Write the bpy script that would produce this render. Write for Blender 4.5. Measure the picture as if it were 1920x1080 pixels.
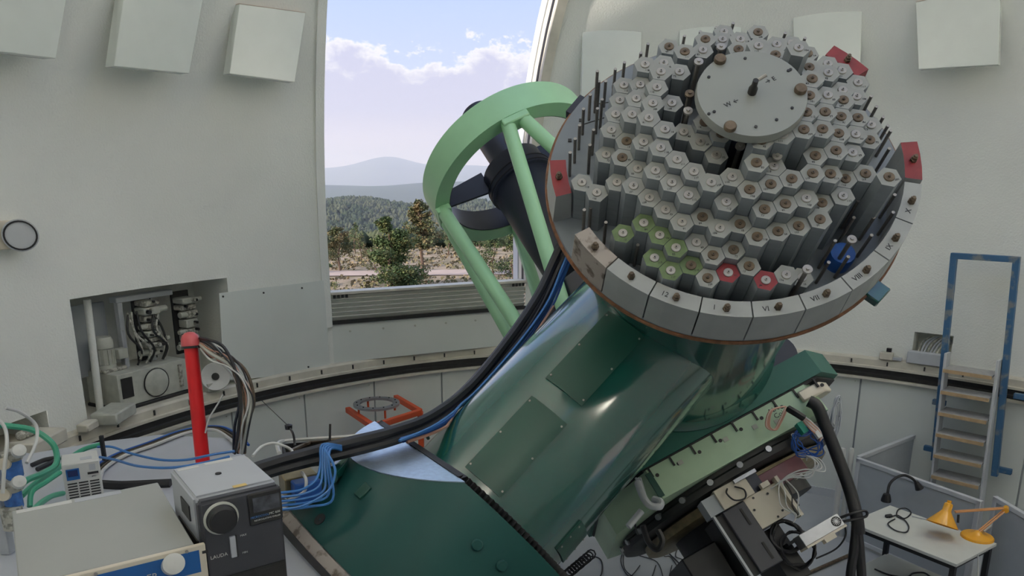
import bpy, bmesh, math, random
from mathutils import Vector as V, Matrix
random.seed(7)
SC = bpy.context.scene
COL = SC.collection
for o_ in list(bpy.data.objects): bpy.data.objects.remove(o_)

# ------------------------------------------------------------------ camera
FPX, PX0, PY0 = 1443.0, 960.0, 720.0          # phone lens, frame cropped from the upper part of a 4:3 picture
PITCH = math.atan((PY0 - 335) / FPX)
CAM = V((0, 0, 3.76))
FW = V((0, math.cos(PITCH), -math.sin(PITCH))); UP = V((0, math.sin(PITCH), math.cos(PITCH))); RT = V((1, 0, 0))
cd = bpy.data.cameras.new('camera'); cam = bpy.data.objects.new('camera', cd); COL.objects.link(cam)
cd.sensor_width = 36.0; cd.lens = 36.0 * FPX / 1920; cd.shift_y = (PY0 - 540) / 1920
cd.clip_start = 0.05; cd.clip_end = 20000
cam.location = CAM; cam.rotation_euler = (math.pi / 2 - PITCH, 0, 0)
SC.camera = cam
SC.view_settings.view_transform = 'Standard'; SC.view_settings.look = 'None'; SC.view_settings.gamma = 1
SC.view_settings.use_curve_mapping = False
SC.view_settings.exposure = EXPOSURE = 0.36
SC.cycles.max_bounces = 14; SC.cycles.diffuse_bounces = 8; SC.cycles.glossy_bounces = 4
SC.cycles.volume_bounces = 1; SC.cycles.caustics_reflective = False; SC.cycles.caustics_refractive = False
SC.cycles.sample_clamp_indirect = 6

ADDED_FLOODS = ((18, 4.5, 640), (-50, 4.7, 620), (200, 4.7, 430), (248, 4.8, 430)); HAZE = 3.2e-4  # added floodlights out of view (bearing, height, power), then haze density
# ------------------------------------------------------------------ sky
def sky():
    w = bpy.data.worlds.new('sky'); SC.world = w; w.use_nodes = True
    nt = w.node_tree; N = nt.nodes; Lk = nt.links
    for n in list(N): N.remove(n)
    out = N.new('ShaderNodeOutputWorld'); bg = N.new('ShaderNodeBackground')
    tc = N.new('ShaderNodeTexCoord'); sep = N.new('ShaderNodeSeparateXYZ')
    Lk.new(tc.outputs['Generated'], sep.inputs[0])
    nz = N.new('ShaderNodeTexNoise'); nz.inputs['Scale'].default_value = 11; nz.inputs['Detail'].default_value = 12; nz.inputs['Roughness'].default_value = 0.66
    mp = N.new('ShaderNodeMapping'); mp.inputs['Scale'].default_value = (1, 1, 1.6)
    Lk.new(tc.outputs['Generated'], mp.inputs[0]); Lk.new(mp.outputs[0], nz.inputs['Vector'])
    def m(op, a, b=None):
        n = N.new('ShaderNodeMath'); n.operation = op
        for i, v in enumerate((a, b)):
            if v is None: continue
            if isinstance(v, (int, float)): n.inputs[i].default_value = v
            else: Lk.new(v, n.inputs[i])
        return n.outputs[0]
    def ramp(fac, stops):
        r = N.new('ShaderNodeValToRGB'); e = r.color_ramp.elements
        while len(e) < len(stops): e.new(0.5)
        for el, (p, c) in zip(e, stops): el.position = p; el.color = (*c, 1)
        Lk.new(fac, r.inputs[0]); return r.outputs[0]
    def mix(f, a, b):
        n = N.new('ShaderNodeMix'); n.data_type = 'RGBA'
        Lk.new(f, n.inputs[0])
        for i, v in ((6, a), (7, b)):
            if isinstance(v, tuple): n.inputs[i].default_value = (*v, 1)
            else: Lk.new(v, n.inputs[i])
        return n.outputs[2]
    el = sep.outputs['Z']
    clear = ramp(el, [(0.0, (.87, .73, .72)), (.10, (.60, .68, .96)), (.24, (.46, .60, .96)), (1.0, (.36, .52, .92))])
    # cloud bank low over the horizon: its ragged top edge follows the noise
    edge = m('SUBTRACT', m('ADD', .150, m('MULTIPLY', m('SUBTRACT', nz.outputs['Fac'], .5), .20)), el)
    bank = m('MULTIPLY', m('MAXIMUM', 0, m('MINIMUM', 1, m('MULTIPLY', edge, 110))), 1.0)
    rim = m('MAXIMUM', 0, m('MINIMUM', 1, m('SUBTRACT', 1, m('MULTIPLY', edge, 30))))
    body = ramp(el, [(0.0, (.87, .73, .71)), (.03, (.76, .68, .73)), (.08, (.62, .61, .77)), (.16, (.58, .59, .78)), (.3, (.7, .7, .8))])
    cloud = mix(rim, body, (1.02, 1.0, .98))
    # loose higher cloud all over the sky
    nz2 = N.new('ShaderNodeTexNoise'); nz2.inputs['Scale'].default_value = 3.2; nz2.inputs['Detail'].default_value = 6
    Lk.new(tc.outputs['Generated'], nz2.inputs['Vector'])
    hi = m('MULTIPLY', m('MAXIMUM', 0, m('MINIMUM', 1, m('MULTIPLY', m('SUBTRACT', nz2.outputs['Fac'], .47), 5))), m('MAXIMUM', 0, m('MINIMUM', 1, m('MULTIPLY', m('SUBTRACT', el, .22), 6))))
    c1 = mix(hi, clear, (1.05, 1.04, 1.06))
    col = mix(bank, c1, cloud)
    Lk.new(col, bg.inputs[0]); bg.inputs['Strength'].default_value = SKY = .88
    Lk.new(bg.outputs[0], out.inputs[0])
sky()
sd = bpy.data.lights.new('sun', 'SUN'); sun = bpy.data.objects.new('sun', sd); COL.objects.link(sun)
sd.energy = 4.6; sd.angle = math.radians(2.0); sd.color = (1, .90, .78)
sun.location = (-30, -20, 30)
sun.rotation_euler = V((-.80, -.50, .34)).to_track_quat('Z', 'Y').to_euler()

# ------------------------------------------------------------------ helpers
def ray(x, y): return RT * ((x - PX0) / FPX) - UP * ((y - PY0) / FPX) + FW
def PX(x, y, d): return CAM + ray(x, y) * d
def atz(x, y, z):
    r = ray(x, y); return CAM + r * ((z - CAM.z) / r.z)
def onplane(x, y, P0, n):
    r = ray(x, y); return CAM + r * ((P0 - CAM).dot(n) / r.dot(n))
def proj(P):
    P = P - CAM; d = P.dot(FW); return PX0 + FPX * P.dot(RT) / d, PY0 - FPX * P.dot(UP) / d, d
DC = V((1.32, 4.36, 0)); R_RAIL = 5.055; R_WALL = 5.15; Z_SPRING = 3.0
def onwall(x, y, R=R_WALL):
    r = ray(x, y); A = r.x**2 + r.y**2; ox, oy = CAM.x - DC.x, CAM.y - DC.y
    B = 2 * (r.x * ox + r.y * oy); Cc = ox * ox + oy * oy - R * R
    k = (-B + math.sqrt(max(B * B - 4 * A * Cc, 0))) / (2 * A); return CAM + r * k
def wang(P): return math.atan2(P.y - DC.y, P.x - DC.x)
def wpt(ang, R, z): return V((DC.x + R * math.cos(ang), DC.y + R * math.sin(ang), z))
def frame(o, x, y, z): return Matrix(((x.x, y.x, z.x, o.x), (x.y, y.y, z.y, o.y), (x.z, y.z, z.z, o.z), (0, 0, 0, 1)))
def wframe(P, R=None, z=0):
    """frame on the round wall: x to the viewer's right, y into the wall, z up"""
    ang = wang(P); y = V((math.cos(ang), math.sin(ang), 0)); x = y.cross(V((0, 0, 1)))
    o = wpt(ang, R, z) if R else P
    return frame(o, x, y, V((0, 0, 1)))
def zframe(o, zdir, xhint=V((1, 0, 0))):
    z = zdir.normalized(); x = xhint - z * xhint.dot(z)
    if x.length < 1e-4: x = V((0, 1, 0)) - z * z.y
    x.normalize(); return frame(o, x, z.cross(x), z)
I4 = Matrix.Identity(4)

class MB:
    def __init__(s): s.v = []; s.f = []; s.m = []
    def add(s, vs, fs, M=None, mi=0):
        b = len(s.v); s.v += [tuple(M @ V(p)) if M else tuple(p) for p in vs]
        s.f += [[b + i for i in f] for f in fs]; s.m += [mi] * len(fs); return s
    def box(s, c, d, M=None, mi=0):
        x, y, z = c; a, b, e = d[0] / 2, d[1] / 2, d[2] / 2
        vs = [(x + i * a, y + j * b, z + k * e) for k in (-1, 1) for j in (-1, 1) for i in (-1, 1)]
        return s.add(vs, [(0, 2, 3, 1), (4, 5, 7, 6), (0, 1, 5, 4), (2, 6, 7, 3), (0, 4, 6, 2), (1, 3, 7, 5)], M, mi)
    def hexa(s, p8, M=None, mi=0):
        return s.add(p8, [(0, 3, 2, 1), (4, 5, 6, 7), (0, 1, 5, 4), (1, 2, 6, 5), (2, 3, 7, 6), (3, 0, 4, 7)], M, mi)
    def slab(s, quad, t, mi=0):
        """four corners (counter-clockwise seen from the front), thickened by vector t behind"""
        return s.hexa([V(q) + t for q in quad] + [V(q) for q in quad], None, mi)
    def prism(s, poly, z0, z1, M=None, mi=0):
        n = len(poly); vs = [(x, y, z0) for x, y in poly] + [(x, y, z1) for x, y in poly]
        fs = [list(range(n))[::-1], list(range(n, 2 * n))] + [(i, (i + 1) % n, n + (i + 1) % n, n + i) for i in range(n)]
        return s.add(vs, fs, M, mi)
    def lathe(s, prof, seg=24, M=None, mi=0, closed=False, a0=0, a1=2 * math.pi):
        full = abs(a1 - a0 - 2 * math.pi) < 1e-6; n = seg if full else seg + 1; k = len(prof); vs = []; fs = []
        for i in range(n):
            a = a0 + (a1 - a0) * i / seg
            vs += [(r * math.cos(a), r * math.sin(a), z) for r, z in prof]
        for i in range(seg):
            j = (i + 1) % n
            for q in range(k if closed else k - 1):
                w = (q + 1) % k; fs.append((i * k + q, j * k + q, j * k + w, i * k + w))
        if not closed and full:
            if prof[0][0] > 1e-6: fs.append([i * k for i in range(n)][::-1])
            if prof[-1][0] > 1e-6: fs.append([i * k + k - 1 for i in range(n)])
        if not full and closed:
            fs.append([q for q in range(k)]); fs.append([(n - 1) * k + q for q in range(k)][::-1])
        return s.add(vs, fs, M, mi)
    def cyl(s, p0, p1, r, r2=None, seg=12, mi=0):
        p0, p1 = V(p0), V(p1); d = p1 - p0; r2 = r if r2 is None else r2
        return s.lathe([(r, 0), (r2, d.length)], seg, zframe(p0, d), mi)
    def tube(s, pts, r, seg=6, sub=6, mi=0, closed=False):
        P = [V(p) for p in pts]
        if sub > 1 and len(P) > 2:
            Q = []; n = len(P); rng = range(n) if closed else range(n - 1)
            for i in rng:
                a, b, c, d = (P[(i - 1) % n] if closed or i else P[0]), P[i], P[(i + 1) % n], (P[(i + 2) % n] if closed or i + 2 < n else P[-1])
                for k in range(sub):
                    t = k / sub; Q.append(.5 * ((2 * b) + (c - a) * t + (2 * a - 5 * b + 4 * c - d) * t * t + (3 * b - a - 3 * c + d) * t**3))
            if not closed: Q.append(P[-1])
            P = Q
        n = len(P); vs = []; fs = []; prev = None
        for i, q in enumerate(P):
            t = (P[(i + 1) % n] - P[i - 1]) if closed else (P[min(i + 1, n - 1)] - P[max(i - 1, 0)])
            if t.length < 1e-9: t = V((0, 0, 1))
            t.normalize()
            x = (prev - t * prev.dot(t)) if prev else t.orthogonal()
            if x.length < 1e-6: x = t.orthogonal()
            x.normalize(); prev = x; y = t.cross(x)
            vs += [q + (x * math.cos(2 * math.pi * k / seg) + y * math.sin(2 * math.pi * k / seg)) * r for k in range(seg)]
        for i in range(n if closed else n - 1):
            j = (i + 1) % n
            fs += [(i * seg + k, i * seg + (k + 1) % seg, j * seg + (k + 1) % seg, j * seg + k) for k in range(seg)]
        if not closed: fs += [list(range(seg))[::-1], [(n - 1) * seg + k for k in range(seg)]]
        return s.add(vs, fs, None, mi)
    def mesh(s, name, mats, bevel=0, smooth=40, seg=1):
        me = bpy.data.meshes.new(name); me.from_pydata(s.v, [], s.f)
        for mm in (mats if isinstance(mats, (list, tuple)) else [mats]): me.materials.append(mm)
        me.polygons.foreach_set('material_index', s.m); 
        bm = bmesh.new(); bm.from_mesh(me)
        if bevel:
            ed = [e for e in bm.edges if len(e.link_faces) == 2 and e.calc_face_angle(0) > .6]
            if ed: bmesh.ops.bevel(bm, geom=ed, offset=bevel, segments=seg, affect='EDGES', clamp_overlap=True)
        bmesh.ops.recalc_face_normals(bm, faces=bm.faces)
        bm.to_mesh(me); bm.free()
        if smooth:
            me.shade_smooth(); me.set_sharp_from_angle(angle=math.radians(smooth))
        return me
    def obj(s, name, mats, parent=None, bevel=0, smooth=40, seg=1):
        return link(name, s.mesh(name, mats, bevel, smooth, seg), parent)

def link(name, me, parent=None, M=None):
    o = bpy.data.objects.new(name, me); COL.objects.link(o)
    if M is not None: o.matrix_world = M
    if parent is not None:
        o.parent = parent; o.matrix_parent_inverse = WORLD[parent.name].inverted()
    WORLD[o.name] = M.copy() if M is not None else I4.copy()
    return o
WORLD = {}
def tag(o, label=None, cat=None, group=None, kind=None):
    for k, v in (('label', label), ('category', cat), ('group', group), ('kind', kind)):
        if v: o[k] = v
    return o
def thing(name, label, cat, loc=(0, 0, 0), group=None):
    o = bpy.data.objects.new(name, None); COL.objects.link(o); o.location = V(loc); o.empty_display_size = .1
    WORLD[o.name] = Matrix.Translation(V(loc)); return tag(o, label, cat, group)
TXT = {}
def text_mesh(body, size, mat, depth=.0006, bold=0):
    key = (body, size, mat.name)
    if key in TXT: return TXT[key]
    cu = bpy.data.curves.new('lettering', 'FONT'); cu.body = body; cu.size = size; cu.align_x = 'CENTER'; cu.align_y = 'CENTER'
    cu.extrude = depth; cu.resolution_u = 2; cu.offset = bold
    ob = bpy.data.objects.new('lettering', cu); COL.objects.link(ob)
    bpy.context.view_layer.update()
    me = bpy.data.meshes.new_from_object(ob.evaluated_get(bpy.context.evaluated_depsgraph_get()))
    bpy.data.objects.remove(ob); bpy.data.curves.remove(cu)
    me.materials.clear(); me.materials.append(mat); TXT[key] = me; return me

# ------------------------------------------------------------------ materials
def pm(name, col, rough=.55, metal=0, var=.08, vs=6, bump=0, bs=60, spec=.5, col2=None, blot=.5, coat=0):
    m = bpy.data.materials.new(name); m.use_nodes = True; nt = m.node_tree; N = nt.nodes; b = N['Principled BSDF']
    b.inputs['Roughness'].default_value = rough; b.inputs['Metallic'].default_value = metal
    b.inputs['Specular IOR Level'].default_value = spec; b.inputs['Coat Weight'].default_value = coat
    b.inputs['Coat Roughness'].default_value = .10; b.inputs['Coat IOR'].default_value = 1.75
    tc = N.new('ShaderNodeTexCoord'); nz = N.new('ShaderNodeTexNoise'); nz.inputs['Scale'].default_value = vs; nz.inputs['Detail'].default_value = 5
    nt.links.new(tc.outputs['Object'], nz.inputs['Vector'])
    rp = N.new('ShaderNodeValToRGB'); e = rp.color_ramp.elements
    if col2 is None:
        e[0].position = .3; e[1].position = .7
        e[0].color = (*[c * (1 - var) for c in col], 1); e[1].color = (*[min(1, c * (1 + var)) for c in col], 1)
    else:
        e[0].position = blot - .06; e[1].position = blot + .06; e[0].color = (*col, 1); e[1].color = (*col2, 1)
    nt.links.new(nz.outputs['Fac'], rp.inputs[0]); nt.links.new(rp.outputs[0], b.inputs['Base Color'])
    if bump:
        n2 = N.new('ShaderNodeTexNoise'); n2.inputs['Scale'].default_value = bs; n2.inputs['Detail'].default_value = 3
        nt.links.new(tc.outputs['Object'], n2.inputs['Vector'])
        bp = N.new('ShaderNodeBump'); bp.inputs['Strength'].default_value = bump; bp.inputs['Distance'].default_value = .02
        nt.links.new(n2.outputs['Fac'], bp.inputs['Height']); nt.links.new(bp.outputs[0], b.inputs['Normal'])
    return m
def srgb(r, g, b): return tuple(((c / 255 + .055) / 1.055)**2.4 if c > 10 else c / 255 / 12.92 for c in (r, g, b))
M_STUCCO = pm('white dome plaster', (.80, .81, .77), .8, var=.03, vs=1.3, bump=.25, bs=55, spec=.25)
M_PANEL = pm('pale grey wall panel', (.68, .71, .68), .55, var=.03, vs=2)
M_LEDGE = pm('cream painted ledge', (.60, .57, .49), .6, var=.10, vs=7)
M_BLACK = pm('black rubber', (.014, .014, .016), .5, var=.2)
M_RAIL = pm('black rail', (.018, .018, .018), .55, var=.3, vs=12)
M_FLOOR = pm('grey painted floor', (.39, .41, .44), .55, var=.06, vs=2.5, bump=.05)
M_PLAT = pm('pale grey platform paint', (.50, .52, .57), .38, var=.05, vs=3, bump=.06, bs=120)
M_DKGREEN = pm('dark green gloss paint', (.010, .088, .070), .26, var=.10, vs=1.5, spec=.5, coat=.9)
M_SHEET = pm('bare blue grey sheet metal', (.50, .60, .68), .30, metal=.85, var=.10, vs=40, bump=.08, bs=200)
M_DRUM = pm('satin dark green drum paint', (.008, .060, .055), .45, var=.12, vs=1.5, spec=.3)
M_SADDLE = pm('satin green paint', (.010, .105, .078), .5, var=.06, vs=2)
M_DKGREEN2 = pm('dark green panel paint', (.012, .068, .050), .38, var=.08, vs=2, bump=.03, bs=150)
M_LTGREEN = pm('pale green paint', (.33, .60, .36), .38, var=.06, vs=3)
M_CELL = pm('pale green cell paint', (.42, .57, .40), .42, var=.06, vs=3)
M_HEX = pm('grey weight paint', (.265, .275, .262), .5, var=.08, vs=9)
M_HEXSHADE = pm('shaded weight grey', (.22, .245, .262), .5, var=.08, vs=9)  # weight sides darker and bluer than the tops: shading put into the colour
M_HEXGREEN = pm('moss green paint', (.115, .17, .075), .6, var=.15, vs=30)
M_RED = pm('red paint', (.20, .018, .022), .5, var=.15, vs=14)
M_RING = pm('ring weight grey paint', (.33, .345, .34), .5, var=.06, vs=9)
M_STAIN = pm('stained brown grey metal', (.34, .30, .27), .55, vs=16, col2=(.11, .085, .065), blot=.55)
M_RUST = pm('rusty brown washer', (.12, .088, .058), .55, metal=.3, var=.35, vs=40)
M_RUSTRIM = pm('rusty rim', (.17, .075, .035), .7, var=.4, vs=25)
M_ZINC = pm('dull zinc', (.36, .34, .31), .42, metal=.5, var=.1, vs=20)
M_PLATE = pm('blue grey plate paint', (.18, .205, .235), .5, var=.08, vs=6)
M_COVER = pm('pale grey cover paint', (.25, .262, .243), .35, var=.03, vs=4)
M_ROD = pm('dark steel rod', (.17, .155, .14), .45, metal=.3, var=.2, vs=20)
M_INK = pm('black marker ink', (.015, .015, .018), .6, var=0)
M_NAVY = pm('dark navy black paint', (.014, .018, .034), .38, var=.15, vs=3)
M_BLUE = pm('blue plastic', (.02, .10, .40), .4, var=.1)
M_BLUELT = pm('light blue hose', (.045, .175, .46), .35, var=.08)
M_HOSEGREEN = pm('green hose', (.05, .33, .20), .4, var=.08)
M_WHITE = pm('white plastic', (.60, .60, .58), .4, var=.03)
M_CREAM = pm('cream enamel', (.66, .60, .49), .42, var=.03)
M_OFFWHITE = pm('off white sheet metal', (.355, .365, .35), .45, var=.03, vs=3)
M_DARK = pm('dark grey plastic', (.045, .047, .058), .45, var=.06)
M_LID = pm('light grey case lid', (.44, .46, .50), .4, var=.03)
M_ALU = pm('brushed aluminium', (.44, .45, .47), .38, metal=.8, var=.05, vs=20)
M_ORANGE = pm('orange red paint', (.70, .10, .03), .45, var=.08)
M_YELLOW = pm('yellow orange lacquer', (.85, .40, .02), .25, var=.04, coat=.3)
M_COPPERY = pm('orange lacquered arm', (.62, .30, .12), .35, var=.1)
M_REDPOLE = pm('bright red paint', (.72, .015, .02), .38, var=.06)
M_STEELBLUE = pm('worn blue paint', (.04, .12, .24), .5, vs=9, col2=(.20, .22, .23), blot=.60)
M_WOOD = pm('plywood edge', (.46, .33, .19), .6, var=.12, vs=18)
M_TREAD = pm('grey tread', (.36, .36, .36), .75, var=.12, vs=25)
M_GREYFRAME = pm('grey painted frame', (.52, .54, .57), .5, var=.05)
M_GREYBOARD = pm('grey board', (.40, .43, .46), .55, var=.04)
M_TABLE = pm('pale table laminate', (.60, .61, .57), .5, var=.04)
M_MACH = pm('grey green machine paint', (.46, .47, .42), .5, var=.12, vs=14)
M_MACHDK = pm('grimy machine paint', (.24, .235, .20), .5, vs=35, col2=(.50, .49, .43), blot=.5)
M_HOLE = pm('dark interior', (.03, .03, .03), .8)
M_BRASS = pm('olive brown metal', (.22, .18, .10), .45, metal=.4, var=.3, vs=20)
M_MAROON = pm('maroon plate', (.17, .055, .065), .4, var=.2, vs=9)
M_COPPER = pm('pinkish wire', (.55, .30, .22), .45, var=.1)
M_LOUVRE = pm('pale louvre paint', (.56, .57, .52), .55, var=.06, vs=5)
M_PLASTERBOARD = pm('glossy white board', (.64, .68, .64), .20, var=.02, coat=.3)
M_WARMEDGE = pm('tan board edge', (.50, .38, .30), .6, var=.1)
M_SCREEN = pm('dark blue screen', (.008, .018, .10), .2, var=0)
M_TEAL = pm('teal plastic', (.02, .30, .22), .4)
M_LABELBLUE = pm('blue front stripe', (.006, .10, .34), .4, var=.03)
M_GLASSJAR = pm('blue filter bowl', (.05, .17, .50), .15, var=.3, vs=30)
M_YSTICK = pm('yellow sticker', (.62, .45, .16), .6)
M_BARK = pm('pine bark', (.13, .085, .06), .9, var=.3, vs=4)
M_NEEDLE = pm('pine needles', (.060, .095, .026), .8, vs=.9, col2=(.15, .15, .05), blot=.55)
M_NEEDLE2 = pm('lit brownish pine needles', (.095, .11, .04), .8, vs=.9, col2=(.20, .15, .065), blot=.52)  # browner needles for some of the pines
M_GROUND = pm('dry stony ground', (.36, .27, .18), .95, vs=.3, col2=(.22, .175, .10), blot=.5)
M_TRACK = pm('pale dirt track', (.50, .38, .31), .95, var=.08, vs=.5)
M_SCRUB = pm('dry scrub', (.15, .135, .06), .9, vs=.4, col2=(.27, .20, .11), blot=.5)
M_FOREST = pm('forest hill', (.045, .065, .030), .95, vs=.045, col2=(.085, .095, .05), blot=.5)
M_HILL = pm('far hill', (.06, .08, .05), .95, var=.3, vs=.004)
# ================================================================== the dome
SL = onwall(622, 605); SR = onwall(985, 525)
CH = V((SR.x - SL.x, SR.y - SL.y, 0)).normalized()            # along the slit's chord, to the viewer's right
SN = V((-CH.y, CH.x, 0))                                       # outward through the slit
if SN.dot(V((SL.x - DC.x, SL.y - DC.y, 0))) < 0: SN = -SN
CL = (SL - DC).dot(CH); CR = (SR - DC).dot(CH)                 # chord offsets of the two slit edges
SPLANE = math.sqrt(R_WALL**2 - max(abs(CL), abs(CR))**2) - .02 # distance of the straight sill from the dome's centre
Z_LEDGE = 1.78
def on_sill(x, y): return onplane(x, y, DC + SN * SPLANE, SN)
Z_SILL = (on_sill(640, 546).z + on_sill(960, 528).z) / 2
Z_LOUV = (on_sill(640, 602).z + on_sill(960, 575).z) / 2
NICHE = [onwall(131, 565), onwall(425, 518)]; NA0, NA1 = wang(NICHE[1]), wang(NICHE[0]); NZ1 = (NICHE[0].z + NICHE[1].z) / 2
N2A0, N2A1, N2Z = wang(onwall(92, 800)), wang(onwall(-60, 800)), onwall(92, 768).z
N3 = [onwall(1715, 622), onwall(1768, 630)]; N3A0, N3A1, N3Z = wang(N3[1]) - .02, wang(N3[0]), N3[0].z

def dome():
    bm = bmesh.new(); prof = []
    z = Z_LEDGE - .02
    for k in range(7): prof.append((R_WALL, Z_LEDGE - .02 + (Z_SPRING - Z_LEDGE + .02) * k / 6))
    for k in range(1, 25): prof.append((max(R_WALL * math.cos(math.pi / 2 * k / 24), .02), Z_SPRING + R_WALL * math.sin(math.pi / 2 * k / 24)))
    n = 144; rows = [[bm.verts.new(wpt(2 * math.pi * i / n, r, z)) for i in range(n)] for r, z in prof]
    for a, b in zip(rows, rows[1:]):
        for i in range(n): bm.faces.new((a[i], a[(i + 1) % n], b[(i + 1) % n], b[i]))
    def cut(co, no):
        bmesh.ops.bisect_plane(bm, geom=bm.verts[:] + bm.edges[:] + bm.faces[:], plane_co=co, plane_no=no, dist=1e-5)
    cut(DC + CH * CL, CH); cut(DC + CH * CR, CH)
    for a in (NA0, NA1, N2A0, N2A1, N3A0, N3A1): cut(DC, V((-math.sin(a), math.cos(a), 0)))
    for z in (NZ1, N2Z, N3Z): cut(V((0, 0, z)), V((0, 0, 1)))
    back = -SLIT_BACK
    cut(DC + SN * back, SN)
    dead = []
    for f in bm.faces:
        c = f.calc_center_median(); d = c - DC; a = wang(c)
        if CL < d.dot(CH) < CR and d.dot(SN) > back: dead.append(f)
        elif NA0 < a < NA1 and c.z < NZ1: dead.append(f)
        elif N2A0 < a < N2A1 and c.z < N2Z: dead.append(f)
        elif N3A0 < a < N3A1 and c.z < N3Z: dead.append(f)
    bmesh.ops.delete(bm, geom=dead, context='FACES')
    bmesh.ops.recalc_face_normals(bm, faces=bm.faces); bmesh.ops.reverse_faces(bm, faces=bm.faces)
    me = bpy.data.meshes.new('wall_dome'); bm.to_mesh(me); bm.free(); me.materials.append(M_STUCCO)
    me.shade_smooth(); me.set_sharp_from_angle(angle=math.radians(30))
    o = link('wall_dome', me); tag(o, 'white plastered dome wall above the black rail', kind='structure'); return o
SLIT_BACK = 3.6
W_DOME = dome()
# recesses in the dome wall
def recess(a0, a1, z1, depth, name='niche_lining'):
    b = MB(); n = 8; z0 = Z_LEDGE - .02
    ins = [wpt(a0 + (a1 - a0) * i / n, R_WALL, 0) for i in range(n + 1)]
    out = [wpt(a0 + (a1 - a0) * i / n, R_WALL + depth, 0) for i in range(n + 1)]
    vs = []; 
    for p in ins + out: vs += [(p.x, p.y, z0), (p.x, p.y, z1)]
    k = 2 * (n + 1); fs = []
    for i in range(n):
        fs += [(2 * i + 1, 2 * i + 3, k + 2 * i + 3, k + 2 * i + 1), (k + 2 * i, k + 2 * i + 1, k + 2 * i + 3, k + 2 * i + 2), (2 * i, 2 * i + 2, k + 2 * i + 2, k + 2 * i)]
    fs += [(0, 1, k + 1, k), (2 * n, 2 * n + 1, k + 2 * n + 1, k + 2 * n)]
    b.add(vs, fs); return b.obj(name, M_STUCCO, W_DOME, smooth=0)
recess(NA0, NA1, NZ1, .62); recess(N2A0, N2A1, N2Z, .45); recess(N3A0, N3A1, N3Z, .3)

# ---- slit: jambs, straight sill, louvre, plate under it
WIN = thing('window_1', None, None, DC + SN * SPLANE + V((0, 0, Z_LEDGE))); tag(WIN, 'open dome slit with louvred sill and pale side rails', kind='structure')
def slit_strip(c0, c1, r0, r1, name, mat, z0, back=-SLIT_BACK):
    """bar that follows the dome's curve along one slit edge: chord offsets c0..c1, radii r0..r1"""
    b = MB(); prof = []
    cm = (c0 + c1) / 2
    def pts(c, r, k):
        rr = math.sqrt(r * r - c * c)
        if k < 0: return DC + CH * c + SN * rr + V((0, 0, z0 + (Z_SPRING - z0) * (k + 6) / 6))
        a = math.pi / 2 * k / 20; return DC + CH * c + SN * (rr * math.cos(a)) + V((0, 0, Z_SPRING + rr * math.sin(a)))
    vs = []; ks = [-6, -4, -2] + list(range(0, 26)); n = len(ks)
    for k in ks: vs += [pts(c0, r0, k), pts(c1, r0, k), pts(c1, r1, k), pts(c0, r1, k)]
    fs = []
    for i in range(n - 1):
        for q in range(4): fs.append((4 * i + q, 4 * i + (q + 1) % 4, 4 * i + 4 + (q + 1) % 4, 4 * i + 4 + q))
    fs += [(0, 1, 2, 3), (4 * n - 4, 4 * n - 3, 4 * n - 2, 4 * n - 1)]
    b.add(vs, fs); return b.obj(name, mat, WIN)
slit_strip(CR, CR + .05, R_WALL - .02, R_WALL + .30, 'jamb', M_LEDGE, Z_SILL - .02)
slit_strip(CR - .006, CR + .02, R_WALL + .05, R_WALL + .09, 'track', M_BLACK, Z_SILL - .02)
slit_strip(CR - .012, CR + .02, R_WALL + .18, R_WALL + .30, 'track', M_GREYFRAME, Z_SILL - .02)
slit_strip(CR - .02, CR + .08, R_WALL - .05, R_WALL - .02, 'jamb', M_LEDGE, Z_SILL - .02)
slit_strip(CL - .09, CL, R_WALL - .03, R_WALL + .24, 'jamb', M_STUCCO, Z_LOUV - .06)
SF = frame(DC + SN * SPLANE, CH, SN, V((0, 0, 1)))
wm = (CL + CR) / 2; ww = CR - CL
MB().box((wm, .06, Z_SILL - .012), (ww, .18, .03), SF).obj('sill', M_LEDGE, WIN, bevel=.004)
NS = 6; hs_ = (Z_SILL - .03 - Z_LOUV) / NS
for i in range(NS):
    zc = Z_LOUV + hs_ * (i + .5)
    MB().hexa([(CL + .01, .035, zc - hs_ * .5), (CR - .01, .035, zc - hs_ * .5), (CR - .01, .05, zc - hs_ * .5), (CL + .01, .05, zc - hs_ * .5),
               (CL + .01, .0, zc + hs_ * .42), (CR - .01, .0, zc + hs_ * .42), (CR - .01, .05, zc + hs_ * .42), (CL + .01, .05, zc + hs_ * .42)], SF).obj('slat', M_LOUVRE, WIN, smooth=0)
MB().box((wm, .02, Z_LOUV - .02), (ww, .03, .04), SF).obj('louvre_rail', M_RAIL, WIN)
MB().box((wm, .06, (Z_LOUV - .04 + Z_LEDGE) / 2), (ww + .1, .06, Z_LOUV - .04 - Z_LEDGE), SF).obj('sill_plate', M_PANEL, WIN)
for i in range(8):
    for sgn in (0, 1):
        if i < 4: MB().box(((CL + .04 + i * .045) if sgn == 0 else (CR - .04 - i * .045), -.004, Z_SILL - .05), (.026, .01, .035), SF).obj('slot', M_HOLE, WIN)
for i in range(6):
    MB().lathe([(.012, 0), (.012, .012), (0, .014)], 8, SF @ Matrix.Translation((CL + .2 + i * .38, .03, Z_LOUV - .13)) @ Matrix.Rotation(math.pi / 2, 4, 'X')).obj('bolt', M_MACH, WIN)

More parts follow.
